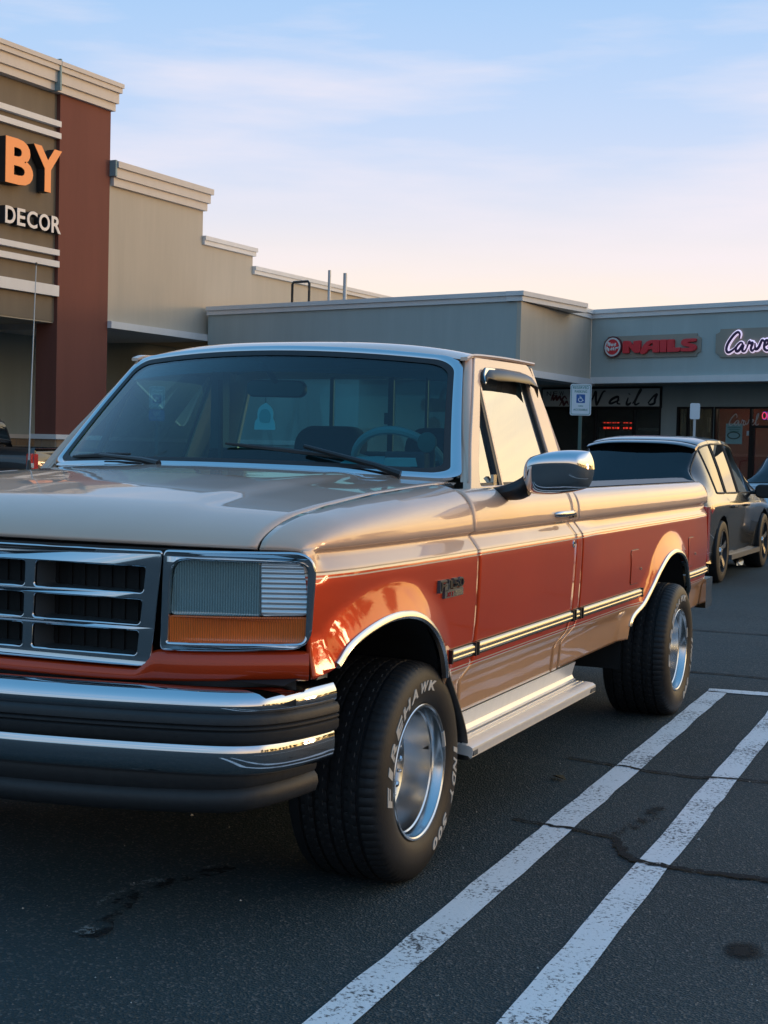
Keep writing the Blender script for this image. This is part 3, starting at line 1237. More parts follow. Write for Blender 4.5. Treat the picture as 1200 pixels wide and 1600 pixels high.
MB().tube([(.55, 2.0, .43), (.60, 2.15, .405), (.62, 2.5, .395), (.60, 2.9, .40)], .012, 8).build('brake_cable', M['black'], TRUCK)
MB().tube([(.30, 1.4, .34), (.30, 3.0, .34)], .03, 10).build('exhaust_pipe', M['dark'], TRUCK)


# ---- hood
def hood_front(x):
    return -0.802 + 0.088 * (abs(x) / HX) ** 2.2


def hood_z(x, y):
    z = hood_line(y) + 0.034 * (1 - (x / HX) ** 2)
    z += 0.010 * (1 - sstep(.50, .60, abs(x))) * sstep(-.75, -.3, y)
    return nose_drop(z, y - hood_front(x))


def hood_rear(x):
    return 0.415 + 0.235 * (abs(x) / HX) ** 2


nx, nyy = 61, 46
V = []
for i in range(nx):
    x = -HX + 2 * HX * i / (nx - 1)
    xx = x * (HX - .004) / HX
    for j in range(nyy):
        t = (j / (nyy - 1)) ** 1.5
        y = hood_front(x) + (hood_rear(x) - hood_front(x)) * t
        V.append((xx, y, hood_z(x, y)))
f = grid_faces(nx, nyy)
hood = obj('hood', V, f, M['paint'], TRUCK, angle=60)
so = hood.modifiers.new('thickness', 'SOLIDIFY')
so.thickness = .014
so.offset = -1
# black seal under the hood's front edge
P = [(x, hood_front(x) + .03, 1.03) for x in np.linspace(-.82, .82, 41)]
MB().tube(P, .016, 6).build('hood_seal', M['black'], TRUCK)
# dark channel under the hood edges
for s in (1, -1):
    P = [(s * HX, y, hood_z(HX, y) - .022) for y in np.linspace(-.69, .66, 30)]
    MB().tube(P, .016, 6).build('hood_channel', M['dark'], TRUCK)


# ---- front face: plan curve of grille, lamps and header panel
def front_y(x):
    a = abs(x)
    if a < .57:
        return -.790 + .030 * (a / .57) ** 2
    q = (a - .57) / .39
    return -.760 + .112 * q ** 2.0


def front_map(off=0.0, shear=0.0):
    def fn(a, b, d):
        x = a * (1 - shear * (1.03 - b) / .3)
        # depth runs along the outward normal of the plan curve
        e = .004
        t = Vector((2 * e, front_y(x + e) - front_y(x - e), 0)).normalized()
        n = Vector((t.y, -t.x, 0))
        p = Vector((x, front_y(x), b)) + n * (d + off)
        return tuple(p)
    return fn


# grille: chrome egg-crate of three by three openings
holes = []
cols = ((-.540, -.194), (-.168, .168), (.194, .540))
rows = ((.916, .992), (.832, .904), (.750, .821))
for c0, c1 in cols:
    for r0, r1 in rows:
        holes.append(rrect(c0, r0, c1, r1, .013, 4, .03))
outer = round_poly([(-.578, .727), (.578, .727), (.578, 1.029), (-.578, 1.029)], [.035, .035, .006, .006])
outer = densify(outer, .03)
plate('grille', outer, holes, .006, front_map(.004, .055), M['chrome'], TRUCK, bev=.004)
for c0, c1 in cols:
    for r0, r1 in rows:
        # tapering sleeve behind each opening
        a = rrect(c0 - .001, r0 - .001, c1 + .001, r1 + .001, .013, 4, .03)
        cx, cz = (c0 + c1) / 2, (r0 + r1) / 2
        secs = []
        for k, (dep, sc) in enumerate(((0.0, 1.0), (-.02, .985), (-.05, .95), (-.085, .90))):
            fm = front_map(0, .055)
            secs.append([fm(cx + (p[0] - cx) * (1 - (1 - sc) * .6), cz + (p[1] - cz) * sc, dep) for p in a])
        v, f = sweep(secs, True, False)
        obj('grille_cell', v, f, M['grey_plastic'], TRUCK)
# radiator behind
mb = MB()
mb.box((-.56, -.70, .73), (.56, -.69, 1.02))
for k in range(24):
    x = -.5 + k * 1.0 / 23
    mb.box((x, -.706, .74), (x + .012, -.701, 1.0))
mb.build('radiator', M['dark'], TRUCK, smooth=False)

# lamps
for s in (1, -1):
    def fm(off=0.0, s=s):
        g = front_map(off)
        return lambda a, b, d: (lambda p: (s * p[0], p[1], p[2]))(g(a, b, d))
    # bezel
    out = round_poly([(.586, .776), (.955, .793), (.966, 1.038), (.592, 1.032)], [.012, .05, .055, .012], 6)
    inn = round_poly([(.599, .790), (.951, .801), (.955, 1.017), (.605, 1.017)], [.010, .025, .035, .05], 6)
    bez = plate('headlight_bezel', densify(out, .015), [densify(inn, .015)], .016, fm(.004), M['chrome'], TRUCK, bev=.005)
    # bottom shelf of the bezel: dark backing
    plate('lamp_housing', densify(round_poly([(.60, .785), (.955, .796), (.956, 1.022), (.605, 1.022)], .02), .02), [], .004, fm(-.075), M['black'], bez)

    def lens(name, poly, m, off, bulge=.006, res=None):
        x0, x1 = min(p[0] for p in poly), max(p[0] for p in poly)
        z0, z1 = min(p[1] for p in poly), max(p[1] for p in poly)
        v, f = fill2d(densify(poly, .008), [], .012, .003)
        g = fm(off)
        return obj(name, [g(*p) for p in v], f, m, TRUCK, angle=40)
    hl = lens('headlight', round_poly([(.608, .868), (.839, .875), (.837, 1.012), (.617, 1.012)], [.012, .004, .006, .045], 6), M['headlamp'], -.004)
    # reflector bowl with its bulb behind the clear lens
    def bowl(x0, x1, z0, z1, dep, s=s):
        g = fm(0)
        V_ = []
        for i in range(15):
            for j in range(11):
                u, w = -1 + 2 * i / 14, -1 + 2 * j / 10
                V_.append(g((x0 + x1) / 2 + u * (x1 - x0) / 2, (z0 + z1) / 2 + w * (z1 - z0) / 2, -.010 - dep * max(0, 1 - .55 * u * u - .45 * w * w)))
        obj('reflector', V_, grid_faces(15, 11), M['reflector'], hl)
        c_ = Vector(g((x0 + x1) / 2 - .01, (z0 + z1) / 2, -.03))
        MB().tube([c_, c_ + Vector((0, .035, 0))], [.012, .016], 10).build('bulb', M['bulb'], hl)
    bowl(.610, .838, .870, 1.012, .055)
    mk = lens('marker_lamp', round_poly([(.847, .876), (.949, .879), (.945, 1.010), (.844, 1.012)], [.006, .01, .03, .006], 6), M['marker'], -.002)
    am = lens('turn_signal', round_poly([(.602, .793), (.949, .806), (.950, .870), (.607, .862)], [.006, .018, .006, .006], 6), M['amber'], -.002)
    plate('lens_divider', densify([(.839, .874), (.847, .874), (.845, 1.013), (.836, 1.013)], .01), [], .012, fm(-.002), M['grey_plastic'], hl)

# painted header panel under the lamps
secs = []
xs = np.concatenate([np.linspace(-.957, -.60, 26), np.linspace(-.59, -.50, 9), np.linspace(-.48, .48, 25), np.linspace(.50, .59, 9), np.linspace(.60, .957, 26)])
for x in xs:
    a = abs(x)
    zt = .716 + (.770 - .716) * float(sstep(.505, .565, a)) + .012 * float(sstep(.57, .95, a))
    zb = .680 + .026 * float(sstep(.35, .95, a))
    g = front_map(0)
    sec = []
    for t, o in ((0, -.035), (0, .000), (.12, .011), (.35, .016), (.65, .014), (.88, .010), (1.0, .002), (1.0, -.03)):
        sec.append(g(x, zb + (zt - zb) * t, o))
    secs.append(sec)
v, f = sweep(secs)
obj('header_panel', v, f, M['paint'], TRUCK, angle=60)
# dark filler between bumper and header panel
secs = []
for x in np.linspace(-.93, .93, 41):
    g = front_map(0)
    secs.append([g(x, .715, -.03), g(x, .66, -.03), g(x, .645, .03)])
v, f = sweep(secs)
obj('stone_deflector', v, f, M['rubber'], TRUCK)

# ---- front bumper
BP = catmull([(0, -.930), (.18, -.916), (.35, -.890), (.50, -.862), (.66, -.826), (.78, -.792), (.85, -.752), (.895, -.690), (.922, -.615), (.938, -.54), (.946, -.478)], 5)
BP = [(-p[0], p[1]) for p in reversed(BP[1:])] + [tuple(p) for p in BP]


def bumper_part(name, prof, m, parent, taper=0.0, close=False):
    secs = []
    n = len(BP)
    for i, p in enumerate(BP):
        a, b = BP[max(0, i - 1)], BP[min(n - 1, i + 1)]
        t = Vector((b[0] - a[0], b[1] - a[1], 0)).normalized()
        nn = Vector((t.y, -t.x, 0))
        q = (abs(p[0]) / .946) ** 4
        secs.append([(p[0] + nn.x * o, p[1] + nn.y * o, z + taper * q * 0.02) for (o, z) in prof])
    v, f = sweep(secs, close)
    return obj(name, v, f, m, parent, angle=60)


BUMP = bumper_part('front_bumper', [(-.16, .664), (-.10, .679), (-.035, .686), (-.012, .682), (.002, .672), (.010, .658), (.013, .645), (.013, .634), (.008, .624), (-.004, .622)], M['chrome'], TRUCK, 0.2)
bumper_part('bumper_lower_chrome', [(-.004, .552), (.003, .548), (.008, .538), (.010, .515), (.009, .488), (.000, .468), (-.03, .454), (-.07, .448)], M['chrome'], BUMP, 0.2)
bumper_part('bumper_rubber_strip', [(-.006, .626), (.016, .622), (.022, .612), (.022, .597), (.015, .593), (.022, .589), (.022, .584), (.015, .580), (.022, .576), (.021, .556), (.014, .545), (-.006, .544)], M['rubber'], BUMP, 0.2)
bumper_part('bumper_valance', [(-.08, .462), (-.050, .458), (-.044, .445), (-.048, .415), (-.054, .405), (-.044, .395), (-.040, .375), (-.048, .352), (-.075, .338), (-.13, .332)], M['rubber'], BUMP, 1.2)
for s in (1, -1):
    MB().box((s * .86 - .02, -.50, .60), (s * .86 + .05, -.44, .70)).build('bumper_bracket', M['grey_plastic'], BUMP, smooth=False)

# ---- mouldings, badge, fuel doors, running boards
for s in (1, -1):
    def strip(y0, y1, own, name='side_moulding', s=s):
        ys = np.linspace(y0, y1, max(3, int((y1 - y0) / .05)))
        def sweep_prof(prof, m, nm, par):
            secs = []
            for y in ys:
                x = float(side_x(y, .66)) + float(0)
                if y > 2.5:
                    pass
                secs.append([(s * (x + o), y, z) for o, z in prof])
            v, f = sweep(secs, True)
            return obj(nm, v, f, m, par, angle=40)
        base = sweep_prof([(-.003, .637), (.006, .637), (.006, .683), (-.003, .683)], M['black'], name, TRUCK)
        sweep_prof([(.004, .642), (.012, .644), (.016, .652), (.0145, .656), (.016, .660), (.0155, .671), (.011, .677), (.004, .679)], M['champagne'], 'bright_strip', base)
        for ye in (y0, y1):
            MB().box((s * (float(side_x(ye, .66)) - .002), ye - .006, .638), (s * (float(side_x(ye, .66)) + .018), ye + .006, .682)).build('end_cap', M['black'], base, smooth=False)
    strip(.262, .482, None)
    strip(.508, 1.630, None)
    strip(1.662, 1.735, None)
    strip(1.768, 2.80, None)
    strip(3.86, 4.44, None)
    # fuel doors
    if s > 0:
        for y0, y1 in ((2.588, 2.745), (3.862, 4.000)):
            def fn(a, b, d):
                return (float(side_x(a, b)) + float(flare(np.array([[a, b]]), ARCH_R)[0]) + d, a, b)
            gap = plate('fuel_door', densify(rrect(y0 - .004, .708, y1 + .004, .872, .022), .02), [], .002, lambda a, b, d: fn(a, b, d + .0004), M['black'], BEDSIDE)
            plate('fuel_door_panel', densify(rrect(y0, .712, y1, .868, .02), .02), [], .003, lambda a, b, d: fn(a, b, d + .0016), M['paint'], BEDSIDE, bev=.001)
            MB().box((1.008, y1 - .016, .772), (1.016, y1 - .002, .784)).build('fuel_door_pull', M['champagne'], BEDSIDE, smooth=False)

    # running board
    prof = [(.958, .436), (.948, .436), (.938, .400), (.934, .380), (.942, .366), (.952, .362), (.958, .357), (.968, .357), (.969, .354), (.975, .354), (.976, .357),
            (.990, .357), (.991, .354), (.997, .354), (.998, .357), (1.012, .357), (1.013, .354), (1.019, .354), (1.020, .357), (1.052, .354), (1.064, .347),
            (1.066, .338), (1.063, .322), (1.064, .318), (1.058, .312), (1.050, .320), (.96, .330), (.925, .38), (.93, .436)]
    prof = [(o - .028 if o > .955 else o, z) for o, z in prof]
    secs = []
    for y in np.linspace(.40, 1.895, 14):
        secs.append([(s * o, y, z) for o, z in prof])
    v, f = sweep(secs, True)
    # the upright back flange stops short of the rear end
    rb = obj('running_board', v, f, M['brushed'], TRUCK, angle=25)
    for y in (.425, 1.85):
        MB().box((s * 1.033, y - .02 if y < 1 else y - .03, .3215), (s * 1.0395, y + .02 if y < 1 else y + .035, .338)).build('maker_plate', M['grey_plastic'], rb, smooth=False)
    # mud flap behind the front wheel
    secs = []
    for k in range(17):
        x = .70 + (1.006 - .70) * k / 16
        r_ = .004 if k % 2 else 0
        secs.append([(s * x, y - r_, z) for y, z in catmull([(.232, .655), (.262, .60), (.315, .54), (.38, .46), (.43, .385), (.455, .30)], 4)])
    v, f = sweep(secs)
    fl = obj('mud_flap', v, f, M['rubber'], TRUCK)
    so = fl.modifiers.new('thickness', 'SOLIDIFY')
    so.thickness = .012

# F150 XLT badge on the driver's fender
def badge_map(a, b, d):
    return (float(side_x(.22, .89)) + .001 + d, a, b)
mb = MB()
v, f = text_fit('F', .126, .183, .874, .913, .018, .01)
mb.add([badge_map(*p) for p in v], f)
v, f = text_fit('150', .200, .333, .880, .913, .018, .01)
mb.add([badge_map(*p) for p in v], f)
mb.add(*(lambda v, f: ([badge_map(*p) for p in v], f))(*fill2d(rrect(.172, .854, .333, .879, .003), [], .014)))
mb.add(*(lambda v, f: ([badge_map(*p) for p in v], f))(*fill2d(rrect(.172, .876, .200, .900, .001), [], .014)))
badge = mb.build('fender_badge', M['grey_plastic'], FENDER, smooth=False)
v, f = text_fit('F', .132, .178, .880, .908, .002, 0)
MB().add([badge_map(p[0], p[1], p[2] + .0105) for p in v], f).build('badge_letter', M['black'], FENDER, smooth=False)
for ch, a0, a1 in (('1', .206, .228), ('5', .240, .280), ('0', .289, .329)):
    v, f = text_fit(ch, a0, a1, .884, .909, .002, 0)
    MB().add([badge_map(p[0], p[1], p[2] + .0105) for p in v], f).build('badge_number', M['black'], FENDER, smooth=False)
v, f = text_fit('XLT', .185, .245, .858, .872, .002, 0, .2)
MB().add([badge_map(p[0], p[1], p[2] + .0085) for p in v], f).build('badge_letter', M['red_lens'], FENDER, smooth=False)
mb = MB()
for k in range(3):
    mb.add(*(lambda v, f: ([badge_map(p[0], p[1], p[2] + .0085) for p in v], f))(*fill2d(rrect(.255, .858 + k * .006, .328, .861 + k * .006, .001), [], .002)))
mb.build('badge_lines', M['champagne'], FENDER, smooth=False)


# ---- wheels
def build_wheel(c, s, width, parent, lettering):
    """c: centre of the outer rim plane"""
    W = joint_empty('wheel', parent)
    Rt = .338
    seg = 300
    w = width
    # tyre profile, x measured inwards from the rim plane (outboard is positive)
    prof = [(-.012, .203), (.004, .210), (.012, .222), (.018, .245), (.020, .268), (.017, .292), (.010, .308)]

    def rib(r, k, ph):
        return lambda i: r - (.0032 if (i + ph) % k == 0 else 0.0)
    prof += [(.004, .318), (-.001, rib(.3235, 4, 0)), (-.010, rib(.3305, 4, 0)), (-.030, rib(.3355, 4, 0)), (-.046, rib(.3368, 4, 0))]
    x = -.048
    n_r = 4
    inner_w = w - .10
    rw = (inner_w - .009 * (n_r + 1)) / n_r
    for k in range(n_r):
        prof += [(x, .3295), (x - .009, .3295)]
        x -= .010
        prof += [(x, rib(.3375, 5, k * 2)), (x - rw * .3, rib(.338, 5, k * 2)), (x - rw * .35, .338), (x - rw * .65, .338), (x - rw * .7, rib(.338, 5, k * 2 + 1)), (x - rw, rib(.3375, 5, k * 2 + 1))]
        x -= rw + .001
    prof += [(x, .3295), (x - .008, .3295), (x - .009, .3365), (-w + .012, .330), (-w + .002, .318), (-w - .014, .285), (-w - .014, .25), (-w + .0, .205)]
    v, f = lathe_x([(s * a, r) for a, r in prof], seg, c, flat=.001)
    obj('tyre', v, f, M['tyre'], W, angle=32)
    # rim
    rp = [(-.014, .2045), (.006, .2085), (.0085, .206), (.0085, .201), (.005, .197), (-.004, .195), (-.008, .192), (-.030, .188), (-.034, .184), (-.060, .181),
          (-.105, .176), (-.120, .172), (-.124, .165), (-.128, .140), (-.126, .100), (-.122, .085), (-.110, .080), (-.108, .060), (-.112, .055), (-.112, .034), (-.085, .032), (-.080, .022), (-.079, .0005)]
    v, f = lathe_x([(s * a, r) for a, r in rp], 72, c)
    obj('rim', v, f, M['alloy'], W, angle=28)
    mb = MB()
    for k in range(24):
        a = 2 * math.pi * k / 24
        p = (c[0] - s * .1235, c[1] + .150 * math.cos(a), c[2] + .150 * math.sin(a))
        v, f = lathe_x([(s * -.002, .0065), (s * .004, .0055), (s * .0065, .003), (s * .007, .0003)], 8, p)
        mb.add(v, f)
    mb.build('rim_rivets', M['chrome'], W)
    for k in range(5):
        a = 2 * math.pi * k / 5 + .3
        p = (c[0] - s * .108, c[1] + .0685 * math.cos(a), c[2] + .0685 * math.sin(a))
        v, f = lathe_x([(0, .012), (s * .022, .011), (s * .027, .006), (s * .028, .0005)], 6, p)
        obj('lug_nut', v, f, M['chrome'], W, smooth=False)
    # balance weight clipped on the rim lip
    secs = []
    for a in np.linspace(.22, .48, 7):
        secs.append([(c[0] + s * dx, c[1] + r * math.cos(a), c[2] + r * math.sin(a)) for dx, r in ((.010, .209), (.010, .199), (.004, .194), (.002, .206))])
    v, f = sweep(secs, True)
    obj('balance_weight', v, f, M['metal_grey'], W)
    if lettering:
        def word(txt, a0, a1, r0, r1):
            # letters run clockwise seen from outside, tops outwards; angle clockwise from up
            n = len(txt)
            for k, ch in enumerate(txt):
                if ch == ' ':
                    continue
                aw = (a1 - a0) / n
                v, f = text_fit(ch, -.5, .5, 0, 1, .002, .035)
                if ch == 'I':
                    v = [(q[0] * .45, q[1], q[2]) for q in v]
                ac = a0 + aw * (k + .5)
                pts = []
                for (u, t, d) in v:
                    a = ac + u * aw * .80 + (t - .5) * .055
                    r = r0 + (r1 - r0) * t
                    xo = np.interp(r, [.222, .245, .268, .292, .308], [.012, .018, .020, .017, .010])
                    pts.append((c[0] + s * (xo + .0012 + d), c[1] + s * r * math.sin(a), c[2] + r * math.cos(a)))
                obj('letter', pts, f, M['lettering'], W, smooth=False)
        word('FIREHAWK', R(-103), R(18), .250, .281)
        word('INDY 500', R(80), R(162), .250, .281)
    return W


for s in (1, -1):
    build_wheel((s * .985, .062, .331), s, .285, TRUCK, s > 0)
    build_wheel((s * 1.072, 3.325, .328), s, .300, TRUCK, s > 0)


# ---- cab
def ws(u, v, off=0.0):
    """windshield surface: u across (-1..1), v from base (0) to top (1)"""
    k = 1 - u * u
    bx, by, bz = .852 * u, .700 - .235 * k, 1.214 + .020 * k
    tx, ty, tz = .706 * u, 1.078 - .150 * k, 1.650 + .036 * k
    p = Vector((bx + (tx - bx) * v, by + (ty - by) * v, bz + (tz - bz) * v))
    p.y -= .012 * math.sin(math.pi * min(max(v, 0), 1))
    if off:
        e = 1e-3
        a = ws(u + e, v) - ws(u - e, v)
        b = ws(u, v + e) - ws(u, v - e)
        n = a.cross(b).normalized()
        if n.y > 0:
            n = -n
        p += n * off
    return p


def ws_loop(du, dv0, dv1, r, n=8):
    pts = rrect(-1 + du, dv0, 1 - du, 1 - dv1, r, n)
    return densify(pts, .06)


def ws_ring(name, A, B, prof, m, parent):
    """band on the glass between loops A (outer) and B (inner), raised by prof"""
    A, B = [np.array(p) for p in A], [np.array(p) for p in B]
    n = len(A)
    secs = []
    for a, b in zip(A, B):
        secs.append([tuple(ws(*(a + (b - a) * t), off=o)) for t, o in prof])
    k = len(prof)
    v = [p for s_ in secs for p in s_]
    f = []
    for i in range(n):
        i2 = (i + 1) % n
        for j in range(k - 1):
            f.append((i * k + j, i2 * k + j, i2 * k + j + 1, i * k + j + 1))
    return obj(name, v, f, m, parent, angle=50)


def loops(du, dv, r, n=8):
    """same number of points for any inset"""
    x0, x1, y0, y1 = -1 + du, 1 - du, dv, 1 - dv
    pts = []
    for (cx, cy, a0) in ((x1 - r, y0 + r * .6, -90), (x1 - r, y1 - r, 0), (x0 + r, y1 - r, 90), (x0 + r, y0 + r * .6, 180)):
        ry = r * .6 if cy < .5 else r
        for k in range(n + 1):
            a = R(a0 + 90 * k / n)
            pts.append((cx + r * math.cos(a), cy + ry * math.sin(a)))
    out = []
    m = len(pts)
    for i in range(m):
        a, b = np.array(pts[i]), np.array(pts[(i + 1) % m])
        out.append(tuple(a))
        if i % (n + 1) == n:
            for j in range(1, 14):
                out.append(tuple(a + (b - a) * j / 14))
    return out


LA, LB, LC, LD = loops(-.010, -.016, .10), loops(.036, .030, .10), loops(.026, .018, .10), loops(.060, .066, .09)
nx, nv = 41, 17
gv = [tuple(ws(-.985 + 1.97 * i / (nx - 1), .01 + .98 * j / (nv - 1))) for i in range(nx) for j in range(nv)]
obj('windshield', gv, grid_faces(nx, nv), M['windshield'], TRUCK, angle=None)
bv = [tuple(ws(-.95 + 1.90 * i / 40, .80 + .17 * j / 4, -.004)) for i in range(41) for j in range(5)]
obj('shade_band', bv, grid_faces(41, 5), M['shade_band'], TRUCK, angle=None)
ws_ring('windshield_seal', LC, LD, [(0, .004), (.25, .007), (1, .003)], M['rubber'], TRUCK)
ws_ring('windshield_trim', LA, LB, [(0, -.004), (.05, .008), (.35, .012), (.85, .010), (1, .003)], M['chrome'], TRUCK)
# cowl between hood and glass
secs = []
for i in range(41):
    x = -.83 + 1.66 * i / 40
    u = x / .842
    a = ws(u, -.02, .0)
    h = (x, hood_rear(x) - .03, hood_z(x, hood_rear(x)) - .018)
    mid = ((a.x + h[0]) / 2, (a.y + h[1]) / 2, min(a.z, h[2]) - .006)
    secs.append([h, mid, (a.x, a.y + .01, a.z - .004)])
v, f = sweep(secs)
obj('cowl', v, f, M['paint'], TRUCK)


def tumble(z):
    """half width of the door glass plane"""
    return .900 - .360 * (z - 1.184)


for s in (1, -1):
    # A pillar
    rowsA = []
    for k in range(13):
        t = k / 12
        w = ws(1.0 * 1.012, -.02 + 1.06 * t, .0)
        z = w.z
        sm = np.interp(z, [1.16, 1.213, 1.335, 1.511, 1.658, 1.70], [.645, .693, .802, .985, 1.131, 1.17])
        sx = tumble(z) - .002 if z > 1.2 else .893
        mid = ((w.x + sx) / 2 + .010, (w.y + sm) / 2 - .010, z)
        rowsA.append([(s * (w.x - .01), w.y + .012, z), (s * (w.x + .004), w.y + .0, z), (s * mid[0], mid[1], z), (s * (sx + .006), sm - .012, z), (s * sx, sm - .003, z), (s * (sx - .03), sm + .004, z)])
    v, f = sweep(rowsA)
    obj('a_pillar', v, f, M['paint'], TRUCK, angle=60)
    # door window frame
    outer = round_poly([(.662, 1.178), (.698, 1.215), (.806, 1.335), (.989, 1.511), (1.138, 1.662), (1.790, 1.675), (1.828, 1.60), (1.852, 1.49), (1.845, 1.32), (1.780, 1.178)], [.0, .02, .1, .1, .02, .03, .03, .05, .05, 0])
    inner = round_poly([(.760, 1.188), (.808, 1.258), (.985, 1.437), (1.155, 1.618), (1.722, 1.630), (1.712, 1.56), (1.703, 1.32), (1.698, 1.188)], [.03, .06, .08, .04, .045, .05, .05, .02])

    def dm(a, b, d, s=s):
        return (s * (tumble(b) + d), a, b)
    fr = plate('door_frame', outer, [inner], .022, lambda a, b, d: dm(a, b, d - .006), M['paint'], TRUCK, bev=.004)
    # rubber channel round the glass
    inn2 = [(1.24 + (p[0] - 1.24) * .965, 1.405 + (p[1] - 1.405) * .94) for p in inner]
    inn1 = [(1.24 + (p[0] - 1.24) * 1.01, 1.405 + (p[1] - 1.405) * 1.01) for p in inner]
    plate('window_seal', inn1, [inn2], .010, lambda a, b, d: dm(a, b, d - .006), M['rubber'], fr)
    plate('side_window', inn1, [], .0, lambda a, b, d: dm(a, b, -.010), M['side_glass'], TRUCK)
    # vent window divider bar with a narrow bright edge
    mb = MB()
    d0, d1 = np.array((1.102, 1.572)), np.array((1.000, 1.184))
    for k in range(2):
        pass
    sec = []
    for t in np.linspace(0, 1, 8):
        p = d0 + (d1 - d0) * t
        sec.append([dm(p[0] - .017, p[1], -.012), dm(p[0] - .017, p[1], .004), dm(p[0] + .010, p[1], .004), dm(p[0] + .010, p[1], -.012)])
    v, f = sweep(sec, True)
    obj('vent_divider', v, f, M['rubber'], TRUCK, smooth=False)
    sec = []
    for t in np.linspace(0, 1, 8):
        p = d0 + (d1 - d0) * t
        sec.append([dm(p[0] + .010, p[1], -.010), dm(p[0] + .010, p[1], .006), dm(p[0] + .024, p[1], .006), dm(p[0] + .024, p[1], -.010)])
    v, f = sweep(sec, True)
    obj('vent_divider_trim', v, f, M['paint'], TRUCK, smooth=False)
    MB().box((s * .890 - .006, .935, 1.190), (s * .890 + .006, .968, 1.230)).build('vent_latch', M['champagne'], TRUCK, smooth=False)
    # smoked rain visor over the window
    secs = []
    for y, zt, dp in ((1.125, 1.578, .0), (1.155, 1.608, .02), (1.22, 1.630, .032), (1.42, 1.637, .034), (1.64, 1.637, .034), (1.728, 1.631, .030), (1.738, 1.588, .012)):
        zb = zt - .05 if y > 1.18 else zt - .02
        secs.append([dm(y, zt, .008), dm(y, zt - .012, .016 + dp * .35), dm(y, zb, .012 + dp)])
    v, f = sweep(secs)
    vs = obj('rain_visor', v, f, M['black'], TRUCK)
    so = vs.modifiers.new('thickness', 'SOLIDIFY')
    so.thickness = .003
    plate('visor_tip', round_poly([(1.128, 1.566), (1.215, 1.592), (1.30, 1.632), (1.190, 1.630), (1.150, 1.604)], .006), [], .004, lambda a, b, d: dm(a, b, d + .022), M['chrome'], vs)
    # B pillar strip behind the door frame
    rowsB = []
    for z, ya, yb in ((1.168, 1.780, 1.90), (1.20, 1.795, 1.905), (1.32, 1.850, 1.93), (1.49, 1.858, 1.905), (1.60, 1.834, 1.865), (1.672, 1.800, 1.825)):
        xx = tumble(z) if z > 1.184 else .900
        rowsB.append([(s * (xx - .02), ya - .004, z), (s * (xx + .001), ya + .002, z), (s * (xx - .001), yb - .018, z), (s * (xx - .012), yb - .003, z), (s * (xx - .05), yb + .004, z)])
    v, f = sweep(rowsB)
    obj('b_pillar', v, f, M['paint'], TRUCK, angle=60)
    # drip rail
    P = [(s * .728, y, z) for y, z in ((1.06, 1.656), (1.12, 1.670), (1.25, 1.677), (1.55, 1.684), (1.873, 1.685))]
    secs = []
    for p in catmull(P, 4):
        secs.append([(p[0] - s * .02, p[1], p[2] + .004), (p[0] + s * .006, p[1], p[2] + .006), (p[0] + s * .010, p[1], p[2]), (p[0] + s * .006, p[1], p[2] - .008), (p[0] - s * .02, p[1], p[2] - .008)])
    v, f = sweep(secs, True)
    obj('drip_rail', v, f, M['paint'], TRUCK)

# roof
nu, nv = 49, 21
V = []
for i in range(nu):
    u = -1 + 2 * i / (nu - 1)
    k = 1 - u * u
    yf = 1.074 - .150 * k
    yr = 1.870
    for j in range(nv):
        t = j / (nv - 1)
        y = yf + (yr - yf) * t
        zc = 1.676 + .052 * (1 - abs(u) ** 3.2)
        # fall away to the windshield header and to the back
        fz = 1.652 + .036 * k
        q = min(1, t / .28)
        z = fz + (zc - fz) * (1 - (1 - q) ** 2.2)
        z -= .028 * max(0, (t - .86) / .14) ** 2
        V.append((.724 * math.copysign(abs(u) ** .96, u), y, z))
roof = obj('roof', V, grid_faces(nu, nv), M['paint'], TRUCK, angle=70)
# headliner under the roof
V2 = [(x * .97, y + .03, z - .030) for x, y, z in V]
obj('headliner', V2, grid_faces(nu, nv), M['headliner'], TRUCK)
# cab back wall with a sliding rear window
outer = [(-.90, 1.0), (.90, 1.0), (.89, 1.2), (.72, 1.668), (-.72, 1.668), (-.89, 1.2)]
hole = round_poly([(-.70, 1.275), (.70, 1.275), (.62, 1.618), (-.62, 1.618)], .05)
plate('cab_back', densify(outer, .1), [densify(hole, .1)], .02, lambda a, b, d: (a, 1.855 + d + (1.35 - abs(b - 1.35)) * .02, b), M['paint'], TRUCK, smooth=False)
plate('rear_window', hole, [], 0, lambda a, b, d: (a, 1.850, b), M['rear_glass'], TRUCK, smooth=False)
mb = MB()
for x0, w in ((-.195, .018), (.093, .026), (.262, .012)):
    mb.box((x0 - w / 2, 1.838, 1.265), (x0 + w / 2, 1.847, 1.625))
mb.box((.065, 1.834, 1.42), (.085, 1.847, 1.47))
mb.build('rear_window_rail', M['black'], TRUCK, smooth=False)

# ---- interior
secs = []
for x in np.linspace(-.80, .80, 21):
    u = x / .842
    a = ws(u, .03, -.02)
    secs.append([(x, a.y + .01, a.z - .01), (x, a.y + .12, a.z + .002), (x, .93 - .06 * u * u, 1.238), (x, .985 - .05 * u * u, 1.222), (x, 1.0 - .05 * u * u, 1.17), (x, .96, .95), (x, .90, .70)])
v, f = sweep(secs)
dash = obj('dashboard', v, f, M['dash'], TRUCK)
secs = []
for x in np.linspace(.30, .63, 9):
    q = 1 - ((x - .465) / .165) ** 4
    secs.append([(x, .80, 1.235), (x, .86, 1.238 + .045 * q), (x, .96, 1.240 + .045 * q), (x, .985, 1.20)])
v, f = sweep(secs)
obj('instrument_hood', v, f, M['dash'], dash)
